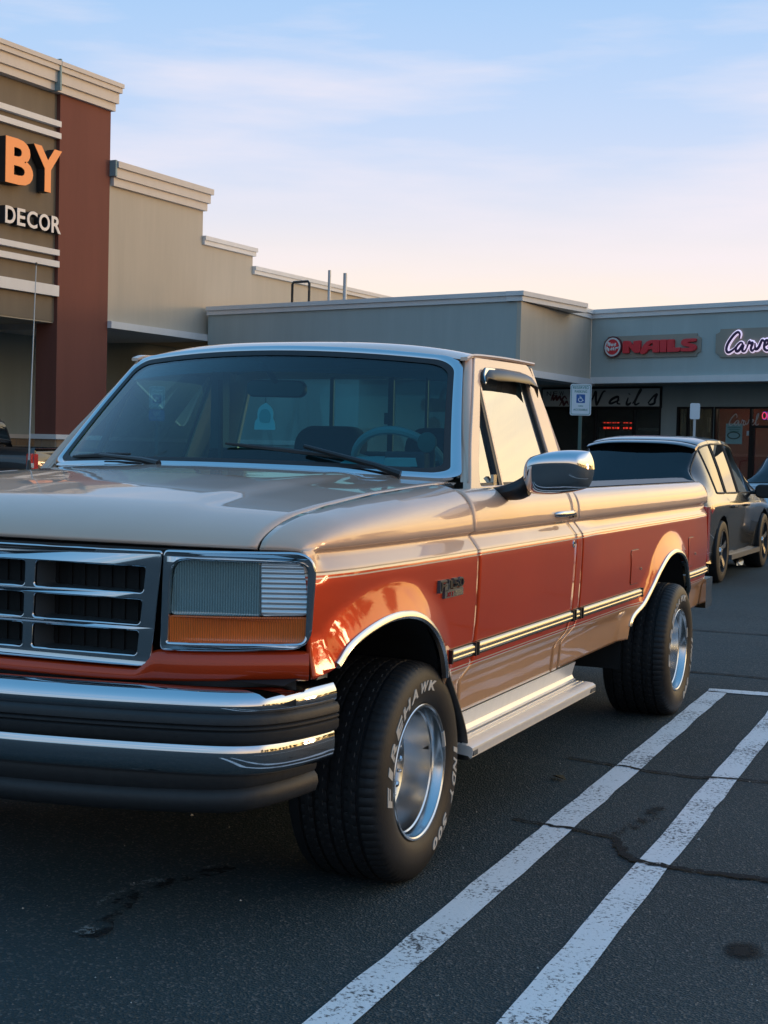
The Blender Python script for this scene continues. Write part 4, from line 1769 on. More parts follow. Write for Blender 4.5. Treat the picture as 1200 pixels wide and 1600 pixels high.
# steering wheel
c, rad = Vector((.460, 1.105, 1.232)), .190
ax = Vector((0, .80, .60)).normalized()
e1 = Vector((1, 0, 0))
e2 = ax.cross(e1)
ring = [c + (e1 * math.cos(a) + e2 * math.sin(a)) * rad for a in np.linspace(0, 2 * math.pi, 49)[:-1]]
sw = MB().tube(ring, .016, 8, close=True)
for a in (-.35, math.pi + .35):
    sw.tube([c, c + (e1 * math.cos(a) + e2 * math.sin(a)) * rad], .014, 6)
sw.tube([c - ax * .02, c + ax * .03], .055, 12)
sw.tube([c - ax * .20, c], .03, 8)
sw.build('steering_wheel', M['dash'], TRUCK)
# bench seat with head restraints
secs = []
for x in np.linspace(-.70, .70, 25):
    secs.append([(x, 1.00, .82), (x, 1.04, .90), (x, 1.40, .86), (x, 1.50, .90), (x, 1.60, 1.20), (x, 1.635, 1.29), (x, 1.67, 1.30), (x, 1.70, 1.25), (x, 1.70, .80)])
v, f = sweep(secs)
obj('bench_seat', v, f, M['seat'], TRUCK)
for xc in (-.10, .42):
    v, f = fill2d(rrect(xc - .13, 1.24, xc + .13, 1.375, .05), [], .05, .03)
    obj('head_restraint', [(a, 1.64 + d + (b - 1.3) * .2, b) for a, b, d in v], f, M['seat'], TRUCK, angle=60)
# rear-view mirror on the glass
v, f = fill2d(rrect(-.125, 1.508, .085, 1.562, .022), [], .022, .006)
mirr = obj('rear_view_mirror', [(a + .0, .985 + d + (a + .02) * .25, b) for a, b, d in v], f, M['black'], TRUCK, angle=50)
MB().tube([(-.02, .975, 1.56), (-.03, .935, 1.60), (-.03, ws(0, .86).y + .01, ws(0, .86).z)], .011, 8).build('mirror_stalk', M['black'], mirr)
# sun visors
for xc in (-.36, .36):
    v, f = fill2d(rrect(xc - .20, -.02, xc + .20, .10, .03), [], .014, .003)
    obj('sun_visor', [(a, 1.10 + b * .9 + abs(a) * .10, 1.645 - b * .10 + d) for a, b, d in v], f, M['headliner'], TRUCK)
# vertical posts seen through the glass: seat belt pillars
for s in (1, -1):
    MB().box((s * .68 - .03, 1.66, 1.18), (s * .68 + .03, 1.72, 1.64)).build('belt_pillar', M['headliner'], TRUCK, smooth=False)
    MB().tube([(s * .66, 1.655, 1.60), (s * .62, 1.60, 1.25), (s * .58, 1.5, .95)], .012, 6).build('seat_belt', M['black'], TRUCK)

# ---- wipers
def wiper(pivot, elbow, tip_a, tip_b, arm_w=.011):
    mb = MB()
    mb.tube([pivot, tuple(np.array(pivot) * .75 + np.array(elbow) * .25 + np.array((0, -.006, .006))), elbow], [arm_w * 1.3, arm_w, arm_w * .7], 8)
    w = mb.build('wiper', M['black'], TRUCK)
    a, b = np.array(tip_a), np.array(tip_b)
    P = [a + (b - a) * t for t in np.linspace(0, 1, 9)]
    MB().tube(P, [.004, .007, .008, .009, .010, .009, .008, .007, .004], 6).build('wiper_blade', M['rubber'], w)
    return w


def wsp(x, v, off):
    k = x / (.842 + (.700 - .842) * v)
    return tuple(ws(k, v, off))


wiper(wsp(.665, -.035, .03), wsp(.32, .145, .028), wsp(.02, .165, .014), wsp(.52, .085, .014))
wiper(wsp(-.20, -.035, .03), wsp(-.52, .040, .028), wsp(-.71, .055, .014), wsp(-.38, .070, .014))

# ---- door mirror (driver's side only), handles, locks
for s in (1, -1):
    nU = 41
    V = []
    cx, cy, cz = 1.152, .90, 1.246
    hw, hd, hh = .112, .085, .076
    for i in range(nU):
        for j in range(nU):
            u, w = -1 + 2 * i / (nU - 1), -1 + 2 * j / (nU - 1)
            # finer steps towards the rim
            u, w = math.sin(u * math.pi / 2), math.sin(w * math.pi / 2)
            k = .62
            x = cx + hw * u * math.sqrt(1 - k * w * w / 2) * 1.0
            z = cz + hh * w * math.sqrt(1 - k * u * u / 2) + .012 * u
            y = cy - hd * (1 - abs(u) ** 5) ** .5 * (1 - abs(w) ** 5) ** .5 * (1 + .10 * w) + .045 * u
            V.append((s * x, y, z))
    nW = nU
    if s < 0:
        V = []
    mo = None if s < 0 else obj('door_mirror', V, grid_faces(nU, nW), M['chrome'], TRUCK, angle=60)
    if s > 0:
        P = [(.90, .90, 1.168), (.965, .872, 1.170), (1.02, .872, 1.185), (1.05, .88, 1.21)]
        secs = []
        for k, p in enumerate(catmull(P, 4)):
            t = k / 12
            hy, hz = .05 - .012 * t, .016 + .035 * t
            secs.append([(s * p[0], p[1] + hy * math.cos(a), p[2] + hz * math.sin(a)) for a in np.linspace(0, 2 * math.pi, 13)[:-1]])
        v, f = sweep(secs, True)
        obj('mirror_arm', v, f, M['black'], mo)
        v, f = fill2d(rrect(1.06, 1.19, 1.25, 1.305, .03), [], .004)
        obj('mirror_glass', [(s * a, .938 + d + (a - 1.06) * .12, b) for a, b, d in v], f, M['car_glass'], mo)
    # door handle: recess plate, lever and push bar
    hx = float(side_x(1.5, 1.06))
    def hm(a, b, d, s=s):
        return (s * (float(np.interp(b, [1.03, 1.062, 1.09, 1.12], [.970, .989, .986, .976])) + d), a, b)
    hp = plate('door_handle', densify(round_poly([(1.43, 1.036), (1.56, 1.036), (1.56, 1.075), (1.52, 1.112), (1.43, 1.112)], .02), .02), [], .004, lambda a, b, d: hm(a, b, d + .002), M['champagne'], DOOR if s > 0 else TRUCK)
    secs = []
    for y, w_, o in ((1.385, .005, .006), (1.40, .010, .018), (1.45, .011, .024), (1.55, .011, .026), (1.60, .011, .022), (1.612, .008, .012)):
        secs.append([(s * (.985 + o + w_ * math.cos(a)), y, 1.076 + w_ * 1.1 * math.sin(a)) for a in np.linspace(0, 2 * math.pi, 11)[:-1]])
    v, f = sweep(secs, True)
    obj('handle_lever', v, f, M['chrome'], DOOR if s > 0 else TRUCK)
    MB().box((s * .99, 1.58, 1.058), (s * 1.012, 1.625, 1.070)).build('handle_button', M['black'], DOOR if s > 0 else TRUCK, smooth=False)
    v, f = lathe_x([(0, .015), (s * .004, .014), (s * .005, .008), (s * .003, .0005)], 16, (s * (float(side_x(1.605, .95)) - .001), 1.605, .951))
    obj('door_lock', v, f, M['chrome'], DOOR if s > 0 else TRUCK)

# ---- radio antenna on the passenger fender
an = MB()
an.tube([(-.880, .579, 1.195), (-.880, .579, 1.235)], [.012, .006], 8)
an.build('antenna_base', M['black'], TRUCK)
MB().tube([(-.880, .579, 1.23), (-.872, .579, 1.55), (-.858, .579, 1.985)], [.0032, .0026, .0018], 6).build('antenna', M['metal_grey'], TRUCK)
MB().tube([(-.858, .579, 1.982), (-.858, .579, 1.994)], .004, 6).build('antenna_tip', M['black'], TRUCK)

# ---- pickup bed
mb = MB()
for s in (1, -1):
    mb.box((min(s * .80, s * .81), 1.92, .80), (max(s * .80, s * .81), 4.44, 1.158))
mb.box((-.81, 1.905, .80), (.81, 1.92, 1.158))
mb.box((-.81, 1.78, .79), (.81, 4.44, .80))
mb.build('bed_liner', M['black'], TRUCK, smooth=False)
for s in (1, -1):
    o = MB().box((min(s * .795, s * .928), 1.775, 1.152), (max(s * .795, s * .928), 4.44, 1.1665)).build('bed_rail', M['black'], TRUCK, smooth=False)
    secs = []
    for y in np.linspace(1.96, 4.40, 5):
        secs.append([(s * a, y, z) for a, z in ((.785, 1.150), (.785, 1.180), (.80, 1.186), (.845, 1.186), (.87, 1.176), (.915, 1.170))])
    v, f = sweep(secs, False)
    obj('rail_cap', v, f, M['black'], o)
    # tail lamp
    v, f = fill2d(rrect(.80, .70, .975, 1.02, .012), [], .03, .004)
    tl = obj('tail_lamp', [(s * a, 4.452 + d + .016, b) for a, b, d in v], f, M['red_lens'], TRUCK)
    MB().box((s * .970 - .008, 4.4535, .70), (s * .970 + .018, 4.515, 1.02)).build('tail_lamp_side', M['red_lens'], tl, smooth=False)
mb = MB()
mb.box((-.78, 4.44, .64), (.78, 4.475, 1.150))
mb.build('tailgate', M['paint'], TRUCK, smooth=False)
mb = MB()
mb.box((-.79, 1.5, .63), (.79, 4.44, .66))
mb.build('bed_floor', M['dark'], TRUCK, smooth=False)
# rear step bumper
secs = []
for x in np.linspace(-.985, .985, 31):
    q = (abs(x) / .985) ** 6
    y0 = 4.70 - .04 * q
    secs.append([(x, 4.47, .60), (x, y0 - .01, .602), (x, y0, .592), (x, y0, .56), (x, y0 - .02, .545), (x, y0 - .02, .49), (x, y0, .48), (x, y0, .44), (x, y0 - .012, .43), (x, 4.47, .43)])
v, f = sweep(secs, True)
obj('rear_bumper', v, f, M['chrome'], TRUCK)
MB().box((-.90, 4.40, .42), (.90, 4.475, .56)).build('bumper_mount', M['dark'], TRUCK, smooth=False)


# ------------------------------------------------------------------ buildings
class Wall:
    """a vertical plane: s along the wall, z up, d out of it"""
    def __init__(self, p0, p1, off=0.0):
        p0, p1 = np.array(p0, float), np.array(p1, float)
        self.len = np.linalg.norm(p1 - p0)
        self.a = (p1 - p0) / self.len
        self.n = np.array([self.a[1], -self.a[0]])
        self.p = p0 + self.n * off

    def __call__(self, s, z, d=0.0):
        q = self.p + self.a * s + self.n * d
        return (q[0], q[1], z)

    def box(self, s0, s1, z0, z1, d0, d1):
        c = [(s0, z0, d0), (s1, z0, d0), (s1, z0, d1), (s0, z0, d1), (s0, z1, d0), (s1, z1, d0), (s1, z1, d1), (s0, z1, d1)]
        return [self(*p) for p in c], [(0, 1, 2, 3), (4, 7, 6, 5), (0, 4, 5, 1), (1, 5, 6, 2), (2, 6, 7, 3), (3, 7, 4, 0)]

    def part(self, name, m, parent, *boxes, bev=0.0):
        mb = MB()
        for b in boxes:
            mb.add(*self.box(*b))
        o = mb.build(name, m, parent, smooth=False)
        if bev:
            bevel(o, bev, 2)
        return o


GB = -0.2      # ground level at the shops
LW = Wall((-18.063, 21.87), (-17.537, 29.862))

# ---- the big store on the left
ST = thing('store_building', 'tall brown and beige store front with red-brown pillar and pale cornice', 'building')
LW.part('facade', M['brown'], ST, (-14, 2.02, 4.05, 9.30, -4.0, -.10))
LW.part('pillar', M['redbrown'], ST, (2.02, 3.87, 1.44, 9.30, -.62, 0.0))
LW.part('tower_side', M['redbrown'], ST, (2.022, 3.868, 4.3, 9.28, -6.0, -.625))
LW.part('portico_wall', M['stucco_shaded'], ST, (-14, 26.0, 1.44, 4.25, -4.6, -4.0))
LW.part('portico_ledge', M['white_trim'], ST, (-14, 26.0, 1.33, 1.44, -4.6, -3.93))
LW.part('soffit', M['stucco'], ST, (-14, 2.02, 4.02, 4.049, -4.0, -.12))
LW.part('pillar_ledge', M['white_trim'], ST, (1.94, 3.95, 1.33, 1.44, -.70, .08))
# cornice in four steps, with a vertical joint
for z0, z1, d in ((9.27, 9.45, .10), (9.45, 9.70, .17), (9.70, 9.82, .24), (9.82, 9.92, .28)):
    LW.part('cornice', M['cornice'], ST, (-14, 1.715, z0, z1, -4.0, d))
    LW.part('cornice', M['cornice'], ST, (1.735, 3.87 + d * .55, z0, z1, -4.0, d))
LW.part('cornice_joint', M['joint'], ST, (1.70, 1.75, 9.26, 9.97, -.2, .262))
for z0, z1 in ((8.51, 8.64), (8.24, 8.37), (5.57, 5.70), (5.30, 5.44), (4.63, 4.88)):
    LW.part('trim_band', M['white_trim'], ST, (-14, 2.04, z0, z1, -.2, .03))
# split-face blocks: pillar base (front and near side) and the portico wall behind
def blocks(W, s0, s1, z0, z1, d, parent, axis='s', bh=.2, bw=.4):
    me = None
    row = 0
    z = z1
    while z > z0 + .02:
        o = (row % 2) * bw / 2
        k = int(math.floor((s0 - o) / bw))
        while k * bw + o < s1:
            a, b = max(s0, k * bw + o) + .008, min(s1, (k + 1) * bw + o) - .008
            if b - a > .05:
                dd = random.uniform(-.006, .008)
                mb = MB()
                if axis == 's':
                    mb.add(*W.box(a, b, z - bh + .009, z - .009, d - .05, d + .012 + dd))
                else:
                    mb.add(*W.box(d - .012 - dd, d + .05, z - bh + .009, z - .009, a, b))
                bevel(mb.build('block', M['block'], parent, smooth=False), .006, 1)
            k += 1
        z -= bh
        row += 1


base = LW.part('pillar_base', M['mortar'], ST, (2.02, 3.87, GB, 1.33, -.62, 0.0))
blocks(LW, 2.02, 3.87, .30, 1.33, 0.0, base)
blocks(LW, -.62, 0.0, .30, 1.33, 2.02, base, axis='d')
base2 = LW.part('portico_base', M['mortar'], ST, (-14, 26.0, GB, 1.33, -4.6, -4.0))
blocks(LW, 1.2, 6.4, .30, 1.33, -4.0, base2)

# raised sign letters
SG = thing('store_sign', 'large orange letters BY raised on the brown store front', 'sign', group=None)
def sign_letter(W, txt, s0, s1, z0, z1, d0, d1, face, parent, offset=.03, side=None):
    v, f = text_fit(txt, s0, s1, z0, z1, d1 - d0 - .01, offset)
    o = MB().add([W(a, b, (d0 + d1 - .01) / 2 + d) for a, b, d in v], f).build('letter', side or M['sign_side'], parent, smooth=False)
    v, f = text_fit(txt, s0, s1, z0, z1, .012, offset)
    MB().add([W(a, b, d1 - .003 + d) for a, b, d in v], f).build('letter_face', face, o, smooth=False)
    return o


sign_letter(LW, 'B', .04, .93, 6.92, 7.92, -.06, .17, M['sign_orange'], SG)
sign_letter(LW, 'Y', .95, 1.90, 6.92, 7.92, -.06, .17, M['sign_orange'], SG)
SG2 = thing('store_sign', 'small white letters DECOR raised on the brown store front', 'sign')
xx = .13
for ch, w in (('D', .37), ('E', .31), ('C', .39), ('O', .41), ('R', .37)):
    sign_letter(LW, ch, xx, xx + w - .045, 6.05, 6.43, -.06, .10, M['sign_white'], SG2, .02)
    xx += w + .012

# ---- beige stepped wing beside the tower
TN = thing('store_wing', 'beige stucco wing with pale stepped cornice and white canopy edge beside the pillar', 'building')
LW.part('wall', M['stucco'], TN, (3.872, 7.86, 4.23, 7.52, -5.0, -.02))
for z0, z1, d in ((7.50, 7.70, .08), (7.70, 7.93, .15), (7.93, 8.08, .22)):
    LW.part('cornice', M['cornice'], TN, (3.93, 7.86 + d * .7, z0, z1, -5.0, d))
LW.part('cornice_end', M['joint'], TN, (3.86, 3.925, 7.72, 8.10, -.2, .18))
LW.part('canopy', M['white_trim'], TN, (3.874, 8.24, 4.06, 4.23, -3.9, .12))
LW.part('lower_wing', M['stucco'], TN, (7.862, 10.36, 4.24, 6.64, -5.0, -.03))
LW.part('coping', M['white_trim'], TN, (7.862, 10.42, 6.62, 6.74, -5.0, .05), (7.862, 10.45, 6.74, 6.85, -5.0, .09))
LW.part('far_wing', M['stucco'], TN, (10.362, 26, 4.24, 6.14, -5.0, -.04))
LW.part('coping', M['white_trim'], TN, (10.362, 26, 6.13, 6.24, -5.0, .05), (10.362, 26, 6.24, 6.35, -5.0, .09))
MB().tube([LW(7.92, 6.85, -.3), LW(7.92, 7.10, -.3), LW(8.02, 7.20, -.3), LW(8.14, 7.12, -.3), LW(8.16, 6.85, -.3)], .03, 8).build('vent_hook', M['metal_grey'], TN)

# ---- low block in the middle and the row of shops
CE = thing('shop_block', 'low shade-toned stucco block with white coping between the store and nail salon', 'building')
CW = Wall((-17.424, 29.823), (-7.912, 27.661))
SW = Wall((-7.912, 27.661), (-7.532, 32.238))
v = [CW(0.02, GB), CW(CW.len, GB), SW(4.55, GB), (-17.2, 36.0, GB)]
def prism(name, base, z0, z1, m, parent):
    n = len(base)
    vv = [(p[0], p[1], z0) for p in base] + [(p[0], p[1], z1) for p in base]
    ff = [tuple(reversed(range(n))), tuple(range(n, 2 * n))] + [(i, (i + 1) % n, n + (i + 1) % n, n + i) for i in range(n)]
    return obj(name, vv, ff, m, parent, smooth=False)


SW.part('lit_side_face', M['stucco'], CE, (.0, 4.58, 3.206, 4.745, -.1, .006))  # thin beige skin for the lit side; the fronts carry painted shade
prism('wall', [CW(0.02, 0), CW(CW.len, 0), SW(4.60, 0), (-12, 39.0, 0), (-17.0, 36.0, 0)], 3.20, 4.76, M['stucco_shaded'], CE)
prism('lower_wall', [CW(0.02, 0), CW(CW.len - 4.6, 0), CW(CW.len - 4.6, 0, -3.0), (-12.0, 36.5, 0), (-17.0, 36.0, 0)], GB, 3.20, M['stucco_shaded'], CE)
CW.part('ledge', M['white_trim'], CE, (-.2, CW.len - 4.55, 1.33, 1.44, -.2, .06))
for d0, z0, z1 in ((.05, 4.74, 4.86), (.09, 4.86, 4.965)):
    CW.part('coping', M['white_trim'], CE, (0.0, CW.len + d0 - .002, z0, z1, -3.0, d0))
    SW.part('coping', M['white_trim'], CE, (-d0 + .002, 4.62, z0, z1 - .001, -.35, d0))
SW.part('canopy_edge', M['white_trim'], CE, (-.10, 4.70, 3.045, 3.205, -.4, .10))
CW.part('canopy_edge', M['white_trim'], CE, (-.02, CW.len + .098, 3.047, 3.203, -.4, .098))
SW.part('soffit', M['stucco_shaded'], CE, (.02, 4.6, 3.06, 3.19, -3.5, -.41))

NW = Wall((-7.532, 32.238), (-2.881, 30.648))
NS = thing('shop_row', 'row of shops under a pale canopy with nail salon and ice cream store', 'building')
NW.part('fascia_wall', M['stucco_shaded'], NS, (.005, 8.3, 3.20, 4.76, -3.0, 0))
for d0, z0, z1 in ((.05, 4.745, 4.862), (.09, 4.862, 4.968)):
    NW.part('coping', M['white_trim'], NS, (.06, 8.3, z0, z1, -3.0, d0))
NW.part('canopy_edge', M['white_trim'], NS, (.08, 8.3, 3.09, 3.25, -.3, .10))
NW.part('soffit', M['stucco'], NS, (-5.0, 8.3, 3.16, 3.195, -3.0, -.02))
NW.part('roof_deck', M['stucco_shaded'], NS, (.01, 8.3, 4.6, 4.70, -8.0, -3.0))
FW = Wall((-7.532, 32.238), (-2.881, 30.648), off=-2.4)
# shopfront wall with openings
op1 = [(-3.4, GB + .35), (.66, GB + .35), (.66, 2.56), (-3.4, 2.56)]
op2 = [(1.14, GB + .45), (2.23, GB + .45), (2.23, 2.59), (1.14, 2.59)]
op3 = [(2.25, GB + .05), (6.2, GB + .05), (6.2, 2.59), (2.25, 2.59)]
plate('shopfront_wall', [(-13, GB), (8.3, GB), (8.3, 3.16), (-13, 3.16)], [op1, op2, op3], .15, lambda a, b, d: FW(a, b, d - .075), M['stucco_shaded'], NS, smooth=False)
for o_, mull in ((op1, (-1.45, -.2)), (op2, (1.46,)), (op3, (3.28, 4.6))):
    x0, x1, z0, z1 = o_[0][0], o_[1][0], o_[0][1], o_[2][1]
    fr = FW.part('window_frame', M['frame_dark'], NS, (x0, x0 + .05, z0, z1, -.10, .012), (x1 - .05, x1, z0, z1, -.10, .012), (x0 + .05, x1 - .05, z1 - .05, z1, -.10, .012), (x0 + .05, x1 - .05, z0, z0 + .05, -.10, .012),
                 *[(m_ - .025, m_ + .025, z0 + .05, z1 - .05, -.10, .010) for m_ in mull])
    es = [x0 + .05] + [m_ for m_ in mull] + [x1 - .05]
    for a_, b_ in zip(es[:-1], es[1:]):
        FW.part('pane', M['shop_glass'], fr, (a_ + .026, b_ - .026, z0 + .05, z1 - .05, -.052, -.048))
# door rail in the ice cream store front
FW.part('door_rail', M['frame_dark'], NS, (3.31, 4.58, 2.05, 2.12, -.09, .011), (3.31, 3.38, GB + .1, 2.05, -.09, .011))
# rooms behind the glass
FW.part('salon_room', M['shop_inside'], NS, (-12, .9, GB, 3.1, -4.2, -4.0), (-12, .9, GB, GB + .02, -4.0, -.16), (.86, .9, GB, 3.1, -4.0, -.16))
FW.part('salon_ceiling', M['shop_inside'], NS, (-12, .86, 2.75, 2.8, -4.0, -.16))
M['shop_lamp'] = mat('shop_ceiling_lamp', (.8, .8, .78), 0.5, emit=(1.0, .86, .68), estr=5.0)
for a_ in (2.8, 4.2, 5.6):
    FW.part('ceiling_lamp', M['shop_lamp'], NS, (a_, a_ + .9, 2.80, 2.83, -2.0, -1.7))
FW.part('ceiling_lamp', M['shop_lamp'], NS, (1.3, 2.0, 2.80, 2.83, -1.2, -1.0))
FW.part('red_room', M['shop_red'], NS, (2.30, 8.2, GB, 3.1, -3.2, -3.0), (2.26, 2.30, GB, 3.1, -3.0, -.16), (2.3, 8.2, GB, GB + .02, -3.0, -.16))
FW.part('back_room', M['shop_inside'], NS, (.92, 2.25, GB, 3.1, -1.9, -1.7))
for k in range(4):
    FW.part('curtain', M['curtain'], NS, (1.17 + k * .065, 1.225 + k * .065, GB + .5, 2.55, -.22 - .02 * (k % 2), -.18))
for k, c in enumerate(((1.55, 1.63), (1.95, 2.02), (2.06, 2.14))):
    FW.part('hanging_blind', M['curtain'], NS, (c[0], c[1], 1.95, 2.35, -.9, -.85))
FW.part('shelf', M['curtain'], NS, (-.17, .62, 1.97, 2.03, -.55, -.2), (-.17, .62, 1.62, 1.66, -.55, -.2))
FW.part('column', M['curtain'], NS, (-1.56, -1.44, 1.55, 2.05, -.5, -.4))

FW.part('end_wall', M['stucco_shaded'], NS, (8.1, 8.3, GB, 3.16, -5.6, -.16))
# salon board with script lettering
BD = thing('salon_board', 'long pale board with black script lettering above the salon windows', 'sign')
FW.part('board_frame', M['frame_dark'], BD, (-3.25, .68, 2.56, 3.13, .002, .05))
FW.part('board_panel', M['board'], BD, (-3.20, .63, 2.60, 3.08, .052, .06))
def strokes(W, name, pts_list, r, d, m, parent, flat=.5, n=6, ws_=None):
    out = []
    for pts in pts_list:
        P = catmull([np.array(p) for p in pts], n)
        k = len(P)
        v, f = tube_geo([(p[0], 0, p[1]) for p in P], [r * (.45 + .75 * math.sin(math.pi * min(.97, max(.03, i / (k - 1)))) ** .6) for i in range(k)], 6)
        out.append(MB().add([W(x, z, d + y * flat) for x, y, z in v], f).build(name, m, parent))
    return out


# the word Nails
def sc(pts, ox, oz, w, h):
    return [(ox + p[0] * w, oz + p[1] * h) for p in pts]


NB = (-1.56, 2.62)
strokes(FW, 'letter', [[(-1.60 + (q[0] + 1.56) * 1.28, q[1]) for q in pp] for pp in [
    sc([(-.06, .02), (.02, .12), (.16, .55), (.24, .85), (.27, .80), (.27, .45), (.30, .08), (.36, .20), (.50, .70), (.58, .88), (.66, .90)], *NB, .62, .44),
    sc([(.36, .30), (.20, .20), (.04, .12), (-.04, .16), (.06, .34), (.26, .46), (.32, .40), (.28, .14), (.40, .08)], -1.02 + .0, 2.62, .62, .52),
    sc([(.10, .42), (.04, .10), (.12, .06), (.22, .16)], -.64, 2.62, .62, .52), sc([(.135, .58), (.15, .62)], -.64, 2.62, .62, .52),
    sc([(.02, .12), (.20, .60), (.30, .92), (.24, .80), (.10, .20), (.14, .06), (.26, .16)], -.48, 2.62, .7, .46),
    sc([(-.10, .14), (.08, .50), (.20, .62), (.14, .36), (.12, .14), (.00, .06), (-.08, .10)], -.02, 2.62, .7, .48)]], .030, .066, M['ink'], BD)
for ch, s0 in (('N', -3.05), ('E', -2.83), ('W', -2.62)):
    v, f = text_fit(ch, s0, s0 + .15, 2.90, 3.02, .006)
    MB().add([FW(a, b, .064 + d) for a, b, d in v], f).build('letter', M['ink'], BD, smooth=False)
strokes(FW, 'letter', [[(-2.9, 2.76), (-2.84, 2.92), (-2.82, 2.78), (-2.72, 2.90), (-2.70, 2.78), (-2.6, 2.88), (-2.55, 2.78), (-2.44, 2.88), (-2.36, 2.80)],
                       [(-2.6, 2.62), (-2.5, 2.76), (-2.46, 2.64), (-2.36, 2.74), (-2.3, 2.64)]], .028, .064, M['ink_red'], BD)

# nails sign on the fascia
NSG = thing('salon_sign', 'brown notched plate with red block letters NAILS and round logo', 'sign')
def notched(s0, s1, z0, z1, c):
    return [(s0 + c, z0), (s1 - c, z0), (s1 - c * .9, z0 + c * .6), (s1, z0 + c), (s1, z1 - c), (s1 - c * .9, z1 - c * .6), (s1 - c, z1), (s0 + c, z1), (s0 + c * .9, z1 - c * .6), (s0, z1 - c), (s0, z0 + c), (s0 + c * .9, z0 + c * .6)]


plate('plate', notched(.43, 3.21, 3.72, 4.27, .11), [], .04, lambda a, b, d: NW(a, b, .025 + d), M['nails_plate'], NSG, smooth=False)
LET = {
    'N': [(0, 0), (0, .96), (.06, 1), (.34, 1), (.62, .55), (.62, .96), (1, 1), (1, .06), (.92, 0), (.70, 0), (.34, .58), (.34, 0)],
    'A': [(.0, -.06), (.10, -.12), (.24, -.06), (.34, .10), (.40, .26), (.66, .26), (.66, 0), (1, 0), (1, .95), (.94, 1), (.56, 1), (.34, .90), (.16, .62), (.06, .30), (.0, .12)],
    'I': [(0, 0), (0, 1), (1, 1), (1, 0)],
    'L': [(0, 0), (0, 1), (.46, 1), (.46, .34), (.70, .30), (1, .32), (.98, .10), (.86, 0)],
    'S': [(.02, .02), (.0, .24), (.10, .26), (.58, .26), (.62, .34), (.14, .48), (.02, .62), (.02, .80), (.14, .96), (.34, 1), (.98, 1), (.96, .78), (.50, .76), (.46, .68), (.92, .52), (1, .40), (1, .20), (.88, .04), (.70, 0)]}
for ch, s0, s1 in (('N', 1.05, 1.55), ('A', 1.57, 2.10), ('I', 2.13, 2.30), ('L', 2.335, 2.70), ('S', 2.71, 3.12)):
    pts = round_poly([(s0 + p[0] * (s1 - s0), 3.835 + p[1] * .30) for p in LET[ch]], .02, 3)
    hol = []
    if ch == 'A':
        hol = [round_poly([(s0 + p[0] * (s1 - s0), 3.835 + p[1] * .30) for p in ((.40, .50), (.66, .50), (.66, .76), (.54, .76))], .01, 3)]
    plate('letter', pts, hol, .07, lambda a, b, d: NW(a, b, .095 + d), M['nails_red'], NSG, bev=.005, smooth=False)
circ = lambda cx, cz, r, n=36: [(cx + r * math.cos(2 * math.pi * i / n), cz + r * math.sin(2 * math.pi * i / n)) for i in range(n)]
lg = plate('logo_disc', circ(.73, 4.0, .27), [], .05, lambda a, b, d: NW(a, b, .08 + d), M['ink_red'], NSG, smooth=False)
plate('logo_ring', circ(.73, 4.0, .235), [circ(.73, 4.0, .195)], .012, lambda a, b, d: NW(a, b, .108 + d), M['sign_white'], lg, smooth=False)
plate('logo_centre', circ(.73, 4.0, .193), [], .008, lambda a, b, d: NW(a, b, .108 + d), M['nails_red'], lg, smooth=False)
strokes(NW, 'logo_script', [[(.60, 4.03), (.60, 4.12), (.65, 4.03), (.66, 4.12)], [(.70, 4.09), (.70, 4.04), (.74, 4.04), (.75, 4.09)], [(.79, 4.06), (.83, 4.09), (.79, 4.03), (.84, 4.04)],
                            [(.55, 3.90), (.57, 4.00), (.62, 3.90), (.63, 3.98)], [(.67, 3.92), (.71, 3.97), (.71, 3.91)], [(.76, 3.91), (.77, 4.0)], [(.81, 3.91), (.83, 3.97), (.88, 3.97), (.92, 4.0)]], .018, .118, M['sign_white'], lg)

# script sign of the ice cream store
CSG = thing('ice_cream_sign', 'brown plate with glowing white outlined script lettering next to nail sign', 'sign')
plate('plate', notched(3.61, 6.6, 3.67, 4.345, .12), [], .04, lambda a, b, d: NW(a, b, .025 + d), M['nails_plate'], CSG, smooth=False)
CARV = [[(4.27, 4.10), (4.28, 4.20), (4.22, 4.25), (4.10, 4.16), (3.97, 3.98), (3.94, 3.84), (4.00, 3.78), (4.12, 3.84), (4.20, 3.92)],
        [(4.38, 3.98), (4.30, 4.00), (4.20, 3.90), (4.20, 3.81), (4.27, 3.82), (4.38, 3.96), (4.36, 3.82), (4.42, 3.80), (4.48, 3.88)],
        [(4.48, 3.88), (4.53, 4.02), (4.56, 3.98), (4.62, 3.98), (4.58, 3.86), (4.62, 3.80), (4.68, 3.86)],
        [(4.68, 3.98), (4.70, 3.84), (4.78, 3.88), (4.86, 4.04), (4.92, 4.00)],
        [(4.90, 3.90), (5.00, 3.95), (5.02, 4.02), (4.95, 4.02), (4.92, 3.86), (5.0, 3.80), (5.08, 3.86)],
        [(5.08, 3.86), (5.22, 4.10), (5.26, 4.26), (5.20, 4.22), (5.14, 3.90), (5.18, 3.80), (5.28, 3.86)]]
strokes(NW, 'letter_outline', CARV, .058, .08, M['neon_white'], CSG, .45)
strokes(NW, 'letter', CARV, .030, .112, M['script_dark'], CSG, .45)
